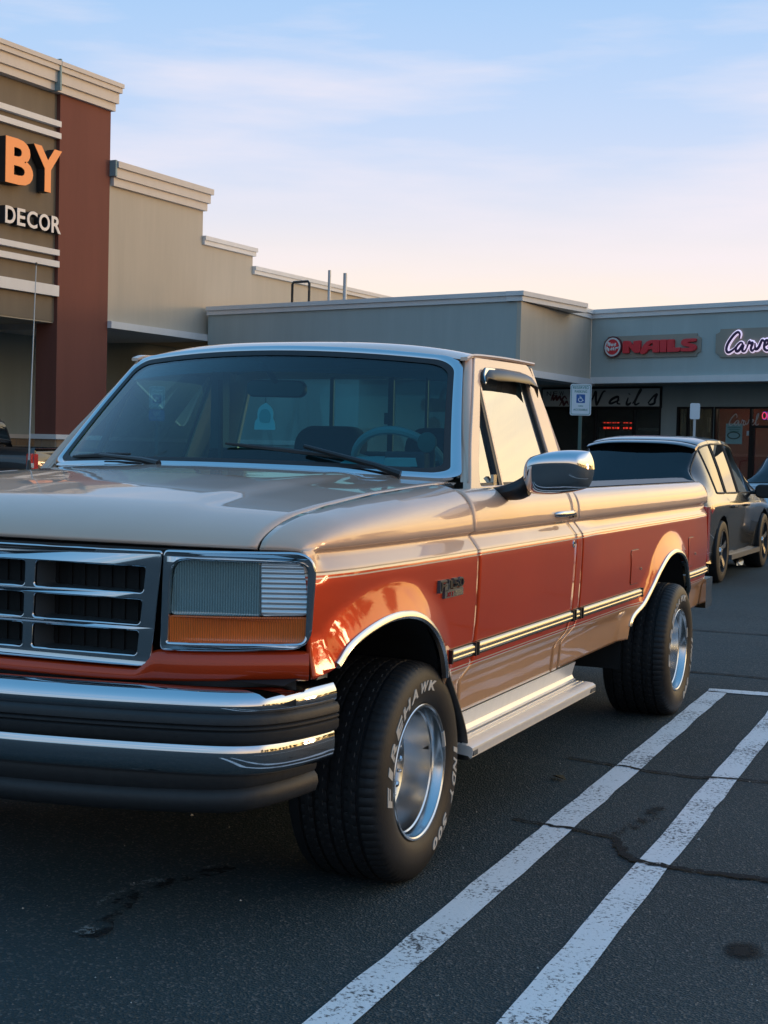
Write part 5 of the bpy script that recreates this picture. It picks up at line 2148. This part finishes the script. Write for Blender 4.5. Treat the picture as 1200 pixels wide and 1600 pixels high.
# painted script on the shop window, posters, wreath, illuminated signs
WSG = thing('window_script', 'thin pale script lettering painted on the red shop window', 'lettering')
strokes(FW, 'letter', [[(x0 * .62 + .22, 2.11 + (z0 - 3.78) * .62) for x0, z0 in pts] for pts in CARV], .012, -.040, M['board'], WSG, .3)
PO = thing('window_poster', 'teal poster with round emblem hanging in the shop window', 'poster')
FW.part('sheet', M['poster'], PO, (2.57, 3.04, 1.64, 2.16, -.046, -.040))
plate('emblem', [(2.80 + .19 * math.cos(a), 1.86 + .10 * math.sin(a)) for a in np.linspace(0, 2 * math.pi, 25)[:-1]], [[(2.80 + .15 * math.cos(a), 1.86 + .07 * math.sin(a)) for a in np.linspace(0, 2 * math.pi, 25)[:-1]]], .003, lambda a, b, d: FW(a, b, -.037 + d), M['post'], PO, smooth=False)
for k in range(3):
    FW.part('print_line', M['sign_green'], PO, (2.62 + .03 * k, 2.99 - .02 * k, 2.06 - .05 * k, 2.075 - .05 * k, -.040, -.037))
NT = tag(FW.part('notice', M['sign_face'], None, (3.16, 3.26, 1.86, 1.98, -.046, -.042)), 'small white paper notice taped inside the red shop window', 'notice')
WR = thing('door_wreath', 'round leafy wreath hanging inside the dark salon window', 'wreath')
mb = MB()
for k in range(260):
    a = random.uniform(0, 2 * math.pi)
    r = .27 + random.gauss(0, .035)
    c = np.array(FW(-2.08 + r * math.cos(a), 1.92 + r * math.sin(a), -.16 + random.uniform(-.04, .04)))
    u = rng.normal(size=3)
    u /= np.linalg.norm(u)
    w_ = rng.normal(size=3)
    w_ = np.cross(u, w_)
    w_ /= np.linalg.norm(w_)
    l, h = random.uniform(.03, .06), random.uniform(.01, .02)
    mb.add([c - u * l, c + w_ * h, c + u * l, c - w_ * h], [(0, 1, 2, 3)])
o = mb.build('leaves', M['leafy'], WR, smooth=False)
o['kind'] = 'stuff'
MB().tube([FW(-2.08 + .27 * math.cos(a), 1.92 + .27 * math.sin(a), -.16) for a in np.linspace(0, 2 * math.pi, 25)[:-1]], .03, 6, close=True).build('ring', M['leafy'], WR)
LD_ = thing('led_display', 'red scrolling dot display lit in the dark salon window', 'display')
FW.part('case', M['black'], LD_, (-1.28, -.26, 1.95, 2.22, -.16, -.11))
seen = 0
for k, (s0, w) in enumerate(((-1.22, .07), (-1.12, .09), (-1.01, .03), (-.93, .06), (-.85, .03), (-.79, .09), (-.58, .05), (-.51, .10), (-.38, .07))):
    for z0, h in ((2.145, .028), (1.99, .055)):
        if random.random() < .93:
            FW.part('lit_segment', M['led'], LD_, (s0, s0 + w * random.uniform(.7, 1), z0 + random.uniform(0, .01), z0 + h, -.11, -.106))
ON = thing('open_sign', 'glowing red letters OP with blue rim in the shop window', 'sign')
for ch, s0, s1 in (('O', 3.53, 3.66), ('P', 3.69, 3.81)):
    v, f = text_fit(ch, s0, s1, 2.28, 2.46, .02, -.01)
    MB().add([FW(a, b, -.12 + d) for a, b, d in v], f).build('letter', M['neon_red'], ON, smooth=False)
    v, f = text_fit(ch, s0 - .012, s1 + .012, 2.265, 2.475, .006, .012)
    MB().add([FW(a, b, -.14 + d) for a, b, d in v], f).build('letter_rim', M['neon_blue'], ON, smooth=False)

# pipes on the roof of the low block
for label, pts, r, m in (('black goose-neck vent pipe with square bend on the low roof', [CW(2.43, 4.75, -.6), CW(2.43, 5.52, -.6), CW(2.47, 5.57, -.6), CW(2.95, 5.57, -.6), CW(3.0, 5.52, -.6), CW(3.0, 4.75, -.6)], .035, 'black'),
                         ('taller pale vent pipe standing on the low roof', [CW(3.66, 4.75, -.6), CW(3.66, 5.82, -.6)], .04, 'metal_grey'),
                         ('shorter pale vent pipe standing on the low roof', [CW(4.17, 4.75, -.6), CW(4.17, 5.72, -.6)], .05, 'metal_grey')):
    o = MB().tube(pts, r, 10).build('vent_pipe', M[m])
    tag(o, label, 'pipe', 'vent pipes on the low roof')


# ------------------------------------------------------------------ parking signs
def wheelchair(fn, cx, cz, h, m, parent):
    mb = MB()
    def st(pts, r):
        P = catmull([np.array(p) for p in pts], 5) if len(pts) > 2 else [np.array(p) for p in pts]
        v, f = tube_geo([(cx + p[0] * h, 0, cz + p[1] * h) for p in P], r * h, 6)
        mb.add([fn(x, z, y * .2) for x, y, z in v], f)
    st([(-.10, .30), (-.06, .05), (.14, .02), (.24, -.22), (.36, -.18)], .045)
    st([(-.08, .16), (.12, .16)], .04)
    st([(.14 + .0 - .16 + .25 * math.cos(a), -.14 + .25 * math.sin(a)) for a in np.linspace(2.2, 6.0, 12)], .042)
    st([(-.115, .38), (-.105, .40)], .075)
    return mb.build('wheelchair_symbol', m, parent)


def sign_post(base, yaw, zs, w, h, label, plate2=None, bollard=True, text=True, post_m='post'):
    gz = ground_z(base[1])
    t = thing('parking_sign', label, 'sign', (base[0], base[1], gz), yaw, 'accessible parking signs')
    def fn(a, b, d):
        return (a, -.03 - d, b)
    top, bot = zs
    MB().box((-.025, -.012, 0), (.025, .012, top - .02)).build('post', M[post_m], t, smooth=False)
    pl = plate('sign_panel', rrect(-w / 2, bot, w / 2, top, .03), [], .004, lambda a, b, d: fn(a, b, d), M['sign_face'], t, smooth=False)
    if text:
        plate('border', rrect(-w / 2 + .014, bot + .014, w / 2 - .014, top - .014, .024), [rrect(-w / 2 + .021, bot + .021, w / 2 - .021, top - .021, .02)], .002, lambda a, b, d: fn(a, b, d + .003), M['sign_green'], pl, smooth=False)
        k = (top - bot) / .46
        for txt, x0, x1, z0, z1, m in (('RESERVED', -.116, .116, .385, .428, 'sign_green'), ('PARKING', -.090, .090, .330, .368, 'sign_green'), ('VAN', -.035, .035, .125, .150, 'sign_green'), ('ACCESSIBLE', -.105, .105, .070, .098, 'sign_green')):
            if plate2 and txt in ('VAN', 'ACCESSIBLE'):
                continue
            v, f = text_fit(txt, x0, x1, bot + z0 * k, bot + z1 * k, .002, .006)
            MB().add([fn(a, b, d + .003) for a, b, d in v], f).build('sign_text', M[m], pl, smooth=False)
        c = bot + .245 * k if not plate2 else bot + .20 * k
        plate('symbol_field', rrect(-.064, c - .064, .064, c + .064, .008), [], .002, lambda a, b, d: fn(a, b, d + .003), M['sign_blue'], pl, smooth=False)
        wheelchair(lambda a, b, d: fn(a, b, .0055 + d), 0, c, .12, M['sign_face'], pl)
    if plate2:
        p2 = plate('lower_panel', rrect(-w / 2, plate2[0], w / 2, plate2[1], .03), [], .004, lambda a, b, d: fn(a, b, d), M['bollard'], t, smooth=False)
        v, f = text_fit('VAN', -.05, .05, plate2[0] + .075, plate2[1] - .03, .002, .006)
        MB().add([fn(a, b, d + .003) for a, b, d in v], f).build('sign_text', M['sign_face'], p2, smooth=False)
        v, f = text_fit('ACCESSIBLE', -.09, .09, plate2[0] + .03, plate2[0] + .058, .002, .006)
        MB().add([fn(a, b, d + .003) for a, b, d in v], f).build('sign_text', M['sign_face'], p2, smooth=False)
    if bollard:
        prof = [(.0, 1.245), (.05, 1.243), (.075, 1.225), (.085, 1.19), (.085, 0)]
        v = []
        for i in range(20):
            a = 2 * math.pi * i / 20
            v += [(r * math.cos(a), r * math.sin(a), z) for r, z in prof]
        bo = obj('bollard', v, grid_faces(20, 5, True), M['bollard'], t)
        for zb in (1.10, 1.02):
            v = []
            for i in range(20):
                a = 2 * math.pi * i / 20
                v += [(.087 * math.cos(a), .087 * math.sin(a), zb), (.087 * math.cos(a), .087 * math.sin(a), zb + .022)]
            obj('reflective_band', v, grid_faces(20, 2, True), M['sign_face'], bo)
    return t


sign_post((-3.36, 16.9), R(12), (2.335 + .2, 1.87 + .2), .31, .46, 'white and green reserved parking sign on green post before nail salon windows')
sign_post((-9.10, 14.37), R(22), (2.14 + .2, 1.815 + .2), .235, .32, 'reserved parking sign with blue lower plate seen through the truck windshield', plate2=(1.632 + .2, 1.80 + .2))
sign_post((-3.555, 26.1), R(12), (2.40 + .2, 2.07 + .2), .20, .33, 'small plain pale sign on grey post before ice cream store windows', bollard=False, text=False, post_m='metal_grey')


# ------------------------------------------------------------------ other vehicles
def loft_car(name, label, cat, loc, yaw, st, body_m, arches, wr, tw, windows, glass, wheel_x, group, roof_rails=False):
    """st: stations (y, w, zs, zb, zr, gw): half width, shoulder, belt and roof heights, roof half width"""
    t = thing(name, label, cat, loc, yaw, group)
    rows = []
    for (y, w, zs, zb, zr, gw, z0) in st:
        prof = [(0, z0), (w * .86, z0), (w * .945, z0 + .10), (w * .958, z0 + .24), (w * .984, zs - .22), (w, zs - .06), (w * .978, zs), (w * .93, zb)]
        top = max(zr, zb)
        f = max(0.0, min(1.0, (zr - zb) / .3))
        gx = gw * f + w * .90 * (1 - f)
        x0 = w * .93
        prof += [(x0 + (gx - x0) * .5 + .012 * f, zb + (top - .10 * f - zb) * .5), (gx, top - .085 * f), (gx - .05 * f - .0, top - .03 * f), (gx * .60, top + .004), (gx * .3, top + .012), (0, top + .014)]
        rows.append([(x, y, z) for x, z in prof] + [(-x, y, z) for x, z in reversed(prof[1:-1])])
    # refine the coarse stations and profiles into a smooth shell
    K0 = len(rows[0])
    rows = [[tuple(q) for q in catmull(r, 2, close=True)] for r in rows]
    cols_ = [catmull([r[j] for r in rows], 4) for j in range(len(rows[0]))]
    rows = [[tuple(c[i]) for c in cols_] for i in range(len(cols_[0]))]
    windows = {k: (a * 4, b * 4, c * 2, d * 2) for k, (a, b, c, d) in windows.items()}
    K = len(rows[0])
    V = [p for r in rows for p in r]
    win_faces = {k: [] for k in windows}
    body = []
    for i in range(len(rows) - 1):
        for j in range(K):
            j2 = (j + 1) % K
            face = (i * K + j, i * K + j2, (i + 1) * K + j2, (i + 1) * K + j)
            jj = j if j < 26 else K - 1 - j
            placed = False
            for k, (i0, i1, j0, j1) in windows.items():
                if i0 <= i < i1 and j0 <= jj < j1:
                    win_faces[k].append((face, j >= 26))
                    placed = True
            if not placed:
                body.append(face)
    body.append(tuple(reversed(range(K))))
    n = (len(rows) - 1) * K
    body.append(tuple(n + j for j in range(K)))
    o = obj('body', V, body, body_m, t, angle=32)
    # wheel openings cut out of the finished shell
    bm = bmesh.new()
    bm.from_mesh(o.data)
    for ya in arches:
        rad = wr + .055
        bmesh.ops.subdivide_edges(bm, edges=[e for e in bm.edges if abs((e.verts[0].co.y + e.verts[1].co.y) / 2 - ya) < .8 and (e.verts[0].co.z + e.verts[1].co.z) / 2 < .98], cuts=1, use_grid_fill=True)
        kill = []
        for v in bm.verts:
            if abs(v.co.x) > tw - .35 and math.hypot(v.co.y - ya, v.co.z - wr) < rad:
                kill.append(v)
        ks = set(kill)
        dead = [f for f in bm.faces if all(v in ks for v in f.verts)]
        bmesh.ops.delete(bm, geom=dead, context='FACES')
        for v in kill:
            if v.is_valid:
                d = Vector((v.co.y - ya, v.co.z - wr))
                if d.length > 1e-4:
                    d = d.normalized() * rad
                    v.co.y, v.co.z = ya + d.x, wr + d.y
    bm.to_mesh(o.data)
    bm.free()
    for side in (1, -1):
        for ya in arches:
            P = [(ya + (wr + .06) * math.cos(a), wr + (wr + .06) * math.sin(a)) for a in np.linspace(-.5, math.pi + .5, 20)]
            secs = [[(side * (tw - .02), p[0], p[1]), (side * (tw - .34), p[0], p[1])] for p in P]
            v, f = sweep(secs)
            MB().add(v, f).add([(side * (tw - .34), p[0], p[1]) for p in P], [tuple(range(len(P)))]).build('wheel_housing', M['dark'], t, smooth=False)
    for k, fl in win_faces.items():
        for sd in (False, True):
            ff = [f for f, q in fl if q == sd]
            if not ff:
                continue
            # windows over the centre line stay one pane
            if k.startswith('c_'):
                if sd:
                    continue
                ff = [f for f, q in fl]
            used = sorted({i for f in ff for i in f})
            mp = {i: n_ for n_, i in enumerate(used)}
            nm = k.split('_', 1)[1]
            pane = obj(nm, [V[i] for i in used], [tuple(mp[i] for i in f) for f in ff], glass, t, angle=60)
            # dark rubber round the pane
            cnt = {}
            for f in ff:
                for a_, b_ in zip(f, f[1:] + f[:1]):
                    cnt[frozenset((a_, b_))] = cnt.get(frozenset((a_, b_)), 0) + 1
            nb = {}
            for e, c_ in cnt.items():
                if c_ == 1 and len(e) == 2:
                    a_, b_ = tuple(e)
                    nb.setdefault(a_, []).append(b_)
                    nb.setdefault(b_, []).append(a_)
            start = next(iter(nb))
            loop, prev, cur = [start], None, start
            while True:
                nx_ = [q for q in nb[cur] if q != prev]
                if not nx_ or nx_[0] == start or len(loop) > 500:
                    break
                prev, cur = cur, nx_[0]
                loop.append(cur)
            MB().tube([V[i] for i in loop], .013, 6, close=True).build('window_trim', M['suv_trim'], pane)
    # wheels
    for side in (1, -1):
        for ya in arches:
            W = joint_empty('wheel', t)
            c = (side * wheel_x, ya, wr)
            prof = [(-.015, wr * .68), (.004, wr * .72), (.008, wr * .86), (-.004, wr * .96), (-.03, wr), (-.11, wr * 1.0), (-.20, wr * 1.0), (-.235, wr * .95), (-.24, wr * .7)]
            v, f = lathe_x([(side * a, r) for a, r in prof], 40, c, flat=.001)
            obj('tyre', v, f, M['tyre'], W)
            v, f = lathe_x([(side * a, r) for a, r in ((-.02, wr * .69), (.004, wr * .70), (.004, wr * .665), (-.05, wr * .64), (-.10, wr * .60), (-.10, .0005))], 40, c)
            obj('rim', v, f, M['suv_trim'], W)
            for q in range(5):
                a = 2 * math.pi * q / 5 + .4
                ca, sa = math.cos(a), math.sin(a)
                pts = []
                for r_, hw, dx in ((.03, .045, -.03), (wr * .35, .030, -.02), (wr * .665, .042, -.004)):
                    for h in (-hw, hw):
                        pts.append((c[0] + side * dx, c[1] + r_ * ca - h * sa, c[2] + r_ * sa + h * ca))
                b_ = [(p[0] - side * .03, p[1], p[2]) for p in pts]
                obj('spoke', pts + b_, [(0, 1, 3, 2), (2, 3, 5, 4), (0, 2, 8, 6), (2, 4, 10, 8), (1, 7, 9, 3), (3, 9, 11, 5)], M['alloy'], W, smooth=False)
            v, f = lathe_x([(side * -.03, .05), (side * -.012, .045), (side * -.008, .0005)], 16, c)
            obj('hub_cap', v, f, M['alloy'], W)
    if roof_rails:
        for side in (1, -1):
            ys = [q for q in st if q[4] - q[3] > .45]
            P = [(side * (q[5] - .06), q[0], q[4] + (.05 if 0 < k < len(ys) - 1 else -.02)) for k, q in enumerate(ys)]
            MB().tube(catmull(P, 4), .016, 8).build('roof_rail', M['alloy'], t)
    return t


def scale_y(st, k=1.0):
    return [(a * k, *r) for a, *r in st]


# black SUV parked beyond the pickup, tail towards us.   y, w, shoulder, belt, roof, roof half width, sill
SUV_ST = [(0.00, .74, .80, .88, .88, .60, .42), (.05, .86, .88, .96, .96, .66, .34), (.14, .93, .95, 1.04, 1.05, .70, .26), (.24, .955, .97, 1.07, 1.17, .665, .24), (.46, .965, .985, 1.08, 1.40, .65, .22),
          (.66, .968, .99, 1.08, 1.60, .655, .22), (.80, .97, .99, 1.08, 1.675, .66, .22), (.98, .97, .99, 1.075, 1.715, .67, .22), (1.30, .97, .99, 1.07, 1.742, .675, .22), (1.36, .97, .985, 1.07, 1.746, .675, .22),
          (2.10, .97, .975, 1.06, 1.752, .675, .22), (2.16, .97, .975, 1.06, 1.751, .675, .22), (2.75, .965, .965, 1.055, 1.705, .66, .22), (3.10, .96, .96, 1.05, 1.49, .68, .22), (3.45, .955, .955, 1.045, 1.20, .72, .22), (3.62, .955, .95, 1.04, 1.07, .74, .22),
          (4.0, .95, .92, 1.0, 1.01, .7, .22), (4.4, .93, .86, .93, .93, .66, .22), (4.70, .86, .76, .82, .82, .6, .26), (4.84, .72, .66, .70, .70, .5, .34)]
SUV = loft_car('parked_suv', 'glossy black SUV parked tail-first behind the pickup bed', 'car', (-1.555, 12.55, -.2), R(-.6), SUV_ST, M['suv'], (1.02, 3.92), .375, .965,
               {'c_rear_window': (2, 6, 9, 13), 's_quarter_window': (6, 8, 7, 9), 's_rear_door_window': (9, 10, 7, 9), 's_front_door_window': (11, 13, 7, 9), 'c_windshield': (12, 15, 10, 13)}, M['car_glass'], .955, 'parked cars')
# spoiler, lamps, mirrors, handles and sill of the SUV
secs = []
for x in np.linspace(-.66, .66, 25):
    q = (x / .66) ** 2
    z_ = 1.670 - .05 * q * q - .012 * q
    secs.append([(x, .95 + .05 * q, z_ + .030), (x, .75, z_ + .022), (x, .60 + .07 * q, z_ + .002), (x, .575 + .07 * q, z_ - .012), (x, .62 + .05 * q, z_ - .030), (x, .80, z_ - .03)])
v, f = sweep(secs, True)
obj('spoiler', v, f, M['suv'], SUV, angle=50)
for s in (1, -1):
    secs = []
    for x, y, h in ((.60, .055, .05), (.74, .075, .065), (.86, .125, .075), (.925, .21, .075), (.957, .33, .05), (.962, .40, .02)):
        secs.append([(s * x, y - .012, .90 - h), (s * (x + .012), y - .02, .90), (s * x, y - .0, .90 + h), (s * (x - .04), y + .03, .90)])
    v, f = sweep(secs, True)
    obj('tail_lamp', v, f, M['red_lens'], SUV)
    v, f = fill2d(rrect(.99, 1.00, 1.19, 1.14, .05), [], .10, .02)
    obj('door_mirror', [(s * a, 3.02 + d, b) for a, b, d in v], f, M['suv_trim'], SUV)
    MB().tube([(s * .90, 3.02, 1.05), (s * 1.02, 3.02, 1.05)], .025, 8).build('mirror_arm', M['suv_trim'], SUV)
    for yh in (1.42, 2.28):
        MB().tube([(s * .968, yh, .90), (s * .995, yh + .02, .905), (s * .995, yh + .17, .905), (s * .968, yh + .19, .90)], .014, 8).build('door_handle', M['suv_trim'], SUV)
    MB().box((s * .93 - .03, 1.47, .25), (s * .93 + .05, 3.45, .31)).build('side_sill', M['grey_plastic'], SUV, smooth=False)
    for yj in (2.12, 1.33, 3.0):
        pass
MB().tube([(-.35, .20, 1.13), (.15, .215, 1.145)], .012, 6).build('rear_wiper', M['black'], SUV)
MB().box((-.55, -.012, .40), (.55, .02, .60)).build('rear_diffuser', M['suv_trim'], SUV, smooth=False)

# silver and maroon crossover facing us at the shops
CX_ST = [(0.00, .74, .66, .70, .70, .5, .36), (.10, .86, .76, .82, .82, .6, .28), (.45, .91, .88, .95, .95, .66, .22), (.95, .92, .94, 1.02, 1.03, .70, .20), (1.15, .92, .95, 1.04, 1.10, .70, .20), (1.45, .92, .96, 1.05, 1.34, .64, .20),
         (1.80, .92, .965, 1.05, 1.56, .60, .20), (2.1, .92, .97, 1.05, 1.63, .60, .20), (2.9, .92, .975, 1.06, 1.66, .61, .20), (3.5, .92, .98, 1.07, 1.65, .61, .20), (4.0, .91, .98, 1.07, 1.58, .60, .20), (4.25, .89, .97, 1.06, 1.30, .62, .22), (4.40, .84, .94, 1.02, 1.03, .6, .28), (4.5, .76, .85, .92, .92, .6, .36)]
CXO = loft_car('parked_crossover', 'pale crossover with roof rails facing us beside the black SUV', 'car', (-.74, 18.9, -.2), R(-3), CX_ST, M['white_car'], (.92, 3.62), .34, .92,
               {'c_windshield': (4, 6, 9, 13), 's_front_window': (6, 8, 7, 9), 's_rear_window': (8, 10, 7, 9)}, M['car_glass'], .91, 'parked cars', True)
for s in (1, -1):
    v, f = fill2d(round_poly([(.50, .66), (.86, .70), (.88, .80), (.52, .76)], .03), [], .04, .01)
    obj('headlight', [(s * a, .06 + d + max(0, a - .6) * .45, b) for a, b, d in v], f, M['marker'], CXO)
    v, f = fill2d(rrect(.72, .60, .86, .68, .02), [], .04, .01)
    obj('turn_signal', [(s * a, .06 + d + max(0, a - .6) * .45, b) for a, b, d in v], f, M['amber'], CXO)
v, f = fill2d(rrect(-.46, .52, .46, .72, .05), [], .04, .01)
obj('grille', [(a, .02 + d, b) for a, b, d in v], f, M['black'], CXO)
MB().box((-.66, -.01, .30), (.66, .06, .44)).build('front_bumper', M['grey_plastic'], CXO, smooth=False)

# red car behind it, only a sliver of its flank shows
# silver pickup nosed in at the store
PK_ST = [(0.00, .90, .86, 1.28, 1.28, .85, .55), (.03, .96, .90, 1.33, 1.335, .88, .50), (.12, .98, 1.00, 1.345, 1.35, .90, .46), (1.9, .985, 1.02, 1.35, 1.355, .90, .42), (1.94, .985, 1.02, 1.28, 1.50, .80, .40), (2.0, .985, 1.02, 1.20, 1.86, .70, .40), (2.3, .985, 1.02, 1.20, 1.92, .70, .40),
         (3.1, .985, 1.02, 1.18, 1.93, .70, .40), (3.5, .985, 1.01, 1.17, 1.88, .70, .40), (4.2, .98, 1.0, 1.16, 1.22, .80, .40), (4.9, .97, .98, 1.13, 1.15, .80, .40), (5.5, .95, .92, 1.06, 1.06, .8, .42), (5.62, .88, .85, .95, .95, .7, .5)]
PK = loft_car('parked_pickup', 'dark pickup with silver reflections nosed in at the store pillar', 'pickup truck', (-12.95, 17.45, -.2), R(88), PK_ST, M['suv'], (1.15, 4.75), .40, .98,
              {'s_door_window': (6, 8, 7, 9), 'c_rear_glass': (4, 5, 9, 13), 'c_windshield': (8, 9, 10, 13)}, M['car_glass'], .965, 'parked cars')
for s in (1, -1):
    v, f = fill2d(rrect(.80, .92, .985, 1.26, .03), [], .09, .008)
    tl = obj('tail_lamp', [(s * a, .03 + d, b) for a, b, d in v], f, M['red_lens'], PK)
    MB().box((s * .955 - .04, -.03, 1.02), (s * .955 + .036, .05, 1.10)).build('reversing_lens', M['marker'], tl, smooth=False)
MB().box((-.95, -.14, .50), (.95, .0, .66)).build('rear_bumper', M['suv_trim'], PK, smooth=False)
# black cart return post beside the store pillar
o = MB().tube([LW(.6, GB, 1.8), LW(.6, .9, 1.8), LW(.55, 1.15, 1.8), LW(.2, 1.2, 1.8)], .03, 8).build('railing_post', M['black'])
tag(o, 'thin bent black railing post in front of the block base', 'railing')

# ------------------------------------------------------------------ small things lying about
# windshield bits: hanging freshener, papers, phone holder, sticker
FR = thing('air_freshener', 'pale scalloped card air freshener hanging from the rear-view mirror', 'air freshener', (-.058, .965, 1.375))
pts = [(-.047, 0), (.047, 0), (.043, .03), (.034, .045), (.036, .06), (.034, .078), (.022, .092), (.012, .098), (.004, .106), (-.006, .100), (-.018, .094), (-.030, .08), (-.034, .062), (-.032, .045), (-.044, .032)]
plate('card', round_poly(pts, .006, 3), [], .003, lambda a, b, d: (a, d, b), M['card'], FR, smooth=False)
plate('card_print', round_poly([(-.022, .028), (.022, .026), (.026, .06), (.010, .082), (-.016, .078), (-.026, .056)], .012, 4), [], .001, lambda a, b, d: (a, -.003 + d, b), M['poster'], FR, smooth=False)
MB().tube([(0, 0, .100), (.002, 0, .135)], .0015, 6).build('cord', M['black'], FR)
o = MB().add([(.52, .80, 1.250), (.64, .83, 1.252), (.64, .81, 1.282), (.535, .78, 1.280)], [(0, 1, 2, 3)]).build('paper_slip', M['card'], None, smooth=False)
so = o.modifiers.new('thickness', 'SOLIDIFY')
so.thickness = .002
tag(o, 'white paper slip leaning on the dashboard behind the glass', 'paper')
o = MB().box((.50, .85, 1.236), (.66, .93, 1.305)).build('maroon_case', M['maroon'], None, smooth=False)
tag(bevel(o, .008), 'small maroon case lying on the dashboard', 'case')
HLD = thing('phone_holder', 'dark suction-cup phone holder fixed inside the windshield', 'phone holder', (.655, .925, 1.24))
MB().tube([(0, 0, -.04), (.0, -.005, .05), (.0, -.02, .09)], .018, 10).build('arm', M['black'], HLD)
v, f = lathe_x([(0, .005), (.003, .030), (.012, .038), (.02, .036), (.024, .0005)], 20, (0, 0, 0))
obj('suction_cup', [(y, -.03 - x, z + .10) for x, y, z in v], f, M['post'], HLD)
o = MB().add([(-.62, .66, 1.243), (-.20, .60, 1.252), (-.20, .70, 1.256), (-.60, .80, 1.25)], [(0, 1, 2, 3)]).build('dash_papers', M['card'], None, smooth=False)
so = o.modifiers.new('thickness', 'SOLIDIFY')
so.thickness = .004
tag(o, 'pale folded papers lying along the passenger side of the dashboard', 'paper')

# dry leaf by the stripe
def leaf(x, y, rz, sc, label):
    P = [(0, -.5, 0), (.18, -.25, .10), (.26, .0, .16), (.16, .3, .12), (0, .55, .05), (-.2, .28, .14), (-.28, 0, .20), (-.16, -.28, .12), (0, 0, .02)]
    c, s_ = math.cos(rz), math.sin(rz)
    v = [(x + (a * c - b * s_) * sc, y + (a * s_ + b * c) * sc, .006 + z * sc) for a, b, z in P]
    o = obj('dry_leaf', v, [(0, 1, 8), (1, 2, 8), (2, 3, 8), (3, 4, 8), (4, 5, 8), (5, 6, 8), (6, 7, 8), (7, 0, 8)], M['leaf'], None, smooth=False)
    return tag(o, label, 'leaf')


leaf(.985, 1.58, 1.1, .075, 'curled brown leaf on the asphalt by the white line')
leaf(1.35, 4.62, .4, .05, 'tiny brown leaf on the asphalt beyond the stripe end')
# scattered pale grit, each stone a few millimetres
gx = []
mb = MB()
for k in range(140):
    x, y = random.uniform(-.2, 3.0), random.uniform(-1.6, 3.5)
    r_ = random.choice((.0022, .003, .004)) if k > 8 else .007
    a0 = random.uniform(0, 6)
    p = [(x + r_ * math.cos(a0 + q * 2.1) * random.uniform(.7, 1.2), y + r_ * math.sin(a0 + q * 2.1) * random.uniform(.7, 1.2), .0015) for q in range(3)]
    mb.add(p + [(x, y, .0015 + r_)], [(0, 1, 3), (1, 2, 3), (2, 0, 3)])
o = mb.build('grit', M['pebble'], GROUND, smooth=False)
o['kind'] = 'stuff'


# ------------------------------------------------------------------ unseen row of trees, added to block the low sun
def crown_mesh(seed, h, r, n):
    rr = random.Random(seed)
    cl = [(rr.gauss(0, .38) * r, rr.gauss(0, .38) * r, h * rr.uniform(.16, 1.0)) for _ in range(22)]
    mb = MB()
    for k in range(n):
        c = rr.choice(cl)
        q = [rr.gauss(0, r * .20), rr.gauss(0, r * .20), rr.gauss(0, h * .07)]
        p = np.array([c[0] + q[0], c[1] + q[1], c[2] + q[2]])
        u = np.array([rr.gauss(0, 1), rr.gauss(0, 1), rr.gauss(0, 1)])
        u /= np.linalg.norm(u)
        w = np.cross(u, [rr.gauss(0, 1), rr.gauss(0, 1), rr.gauss(0, 1)])
        w /= np.linalg.norm(w)
        l = rr.uniform(.16, .34)
        mb.add([p - u * l, p + w * l * .5, p + u * l, p - w * l * .5], [(0, 1, 2, 3)])
    return mb


M['foliage'] = mat('autumn_foliage', (0.060, 0.055, 0.025), 0.8, vary=0.4, scale=1.5)
M['bark'] = mat('bark', (0.06, 0.045, 0.035), 0.9, vary=0.3, scale=12, bump=0.5, bscale=30)
protos = []
for sd_ in range(3):
    h = 8.6 + sd_ * .7
    cr = crown_mesh(40 + sd_, h, 3.6, 5200).build('crown', M['foliage'], None, smooth=False)
    tk = MB().tube([(0, 0, -.3), (.05, .02, h * .3), (-.05, .05, h * .55), (.1, 0, h * .8)], [.22, .17, .12, .05], 8)
    for q in range(6):
        a = q * 1.05 + sd_
        tk.tube([(0, 0, h * (.35 + .06 * q)), (math.cos(a) * 1.0, math.sin(a) * 1.0, h * (.48 + .06 * q)), (math.cos(a) * 2.0, math.sin(a) * 2.0, h * (.56 + .06 * q))], [.09, .06, .02], 6)
    tr = tk.build('trunk', M['bark'], None)
    protos.append((cr, tr))
for k in range(17):
    az = R(30 + k * 4.9 + random.uniform(-1, 1))
    dist = 84 + random.uniform(-5, 8)
    t = thing('tree', 'broad leafy tree out of view in a row added to block the low sun', 'tree', (math.sin(az) * dist, math.cos(az) * dist, ground_z(math.cos(az) * dist)), random.uniform(0, 6), 'added trees blocking the sun')
    sc_ = random.uniform(.88, 1.1)
    t.scale = (sc_, sc_, sc_)
    for src in protos[k % 3]:
        c = src if k < 3 else src.copy()
        if k >= 3:
            COL.objects.link(c)
        c.parent = t
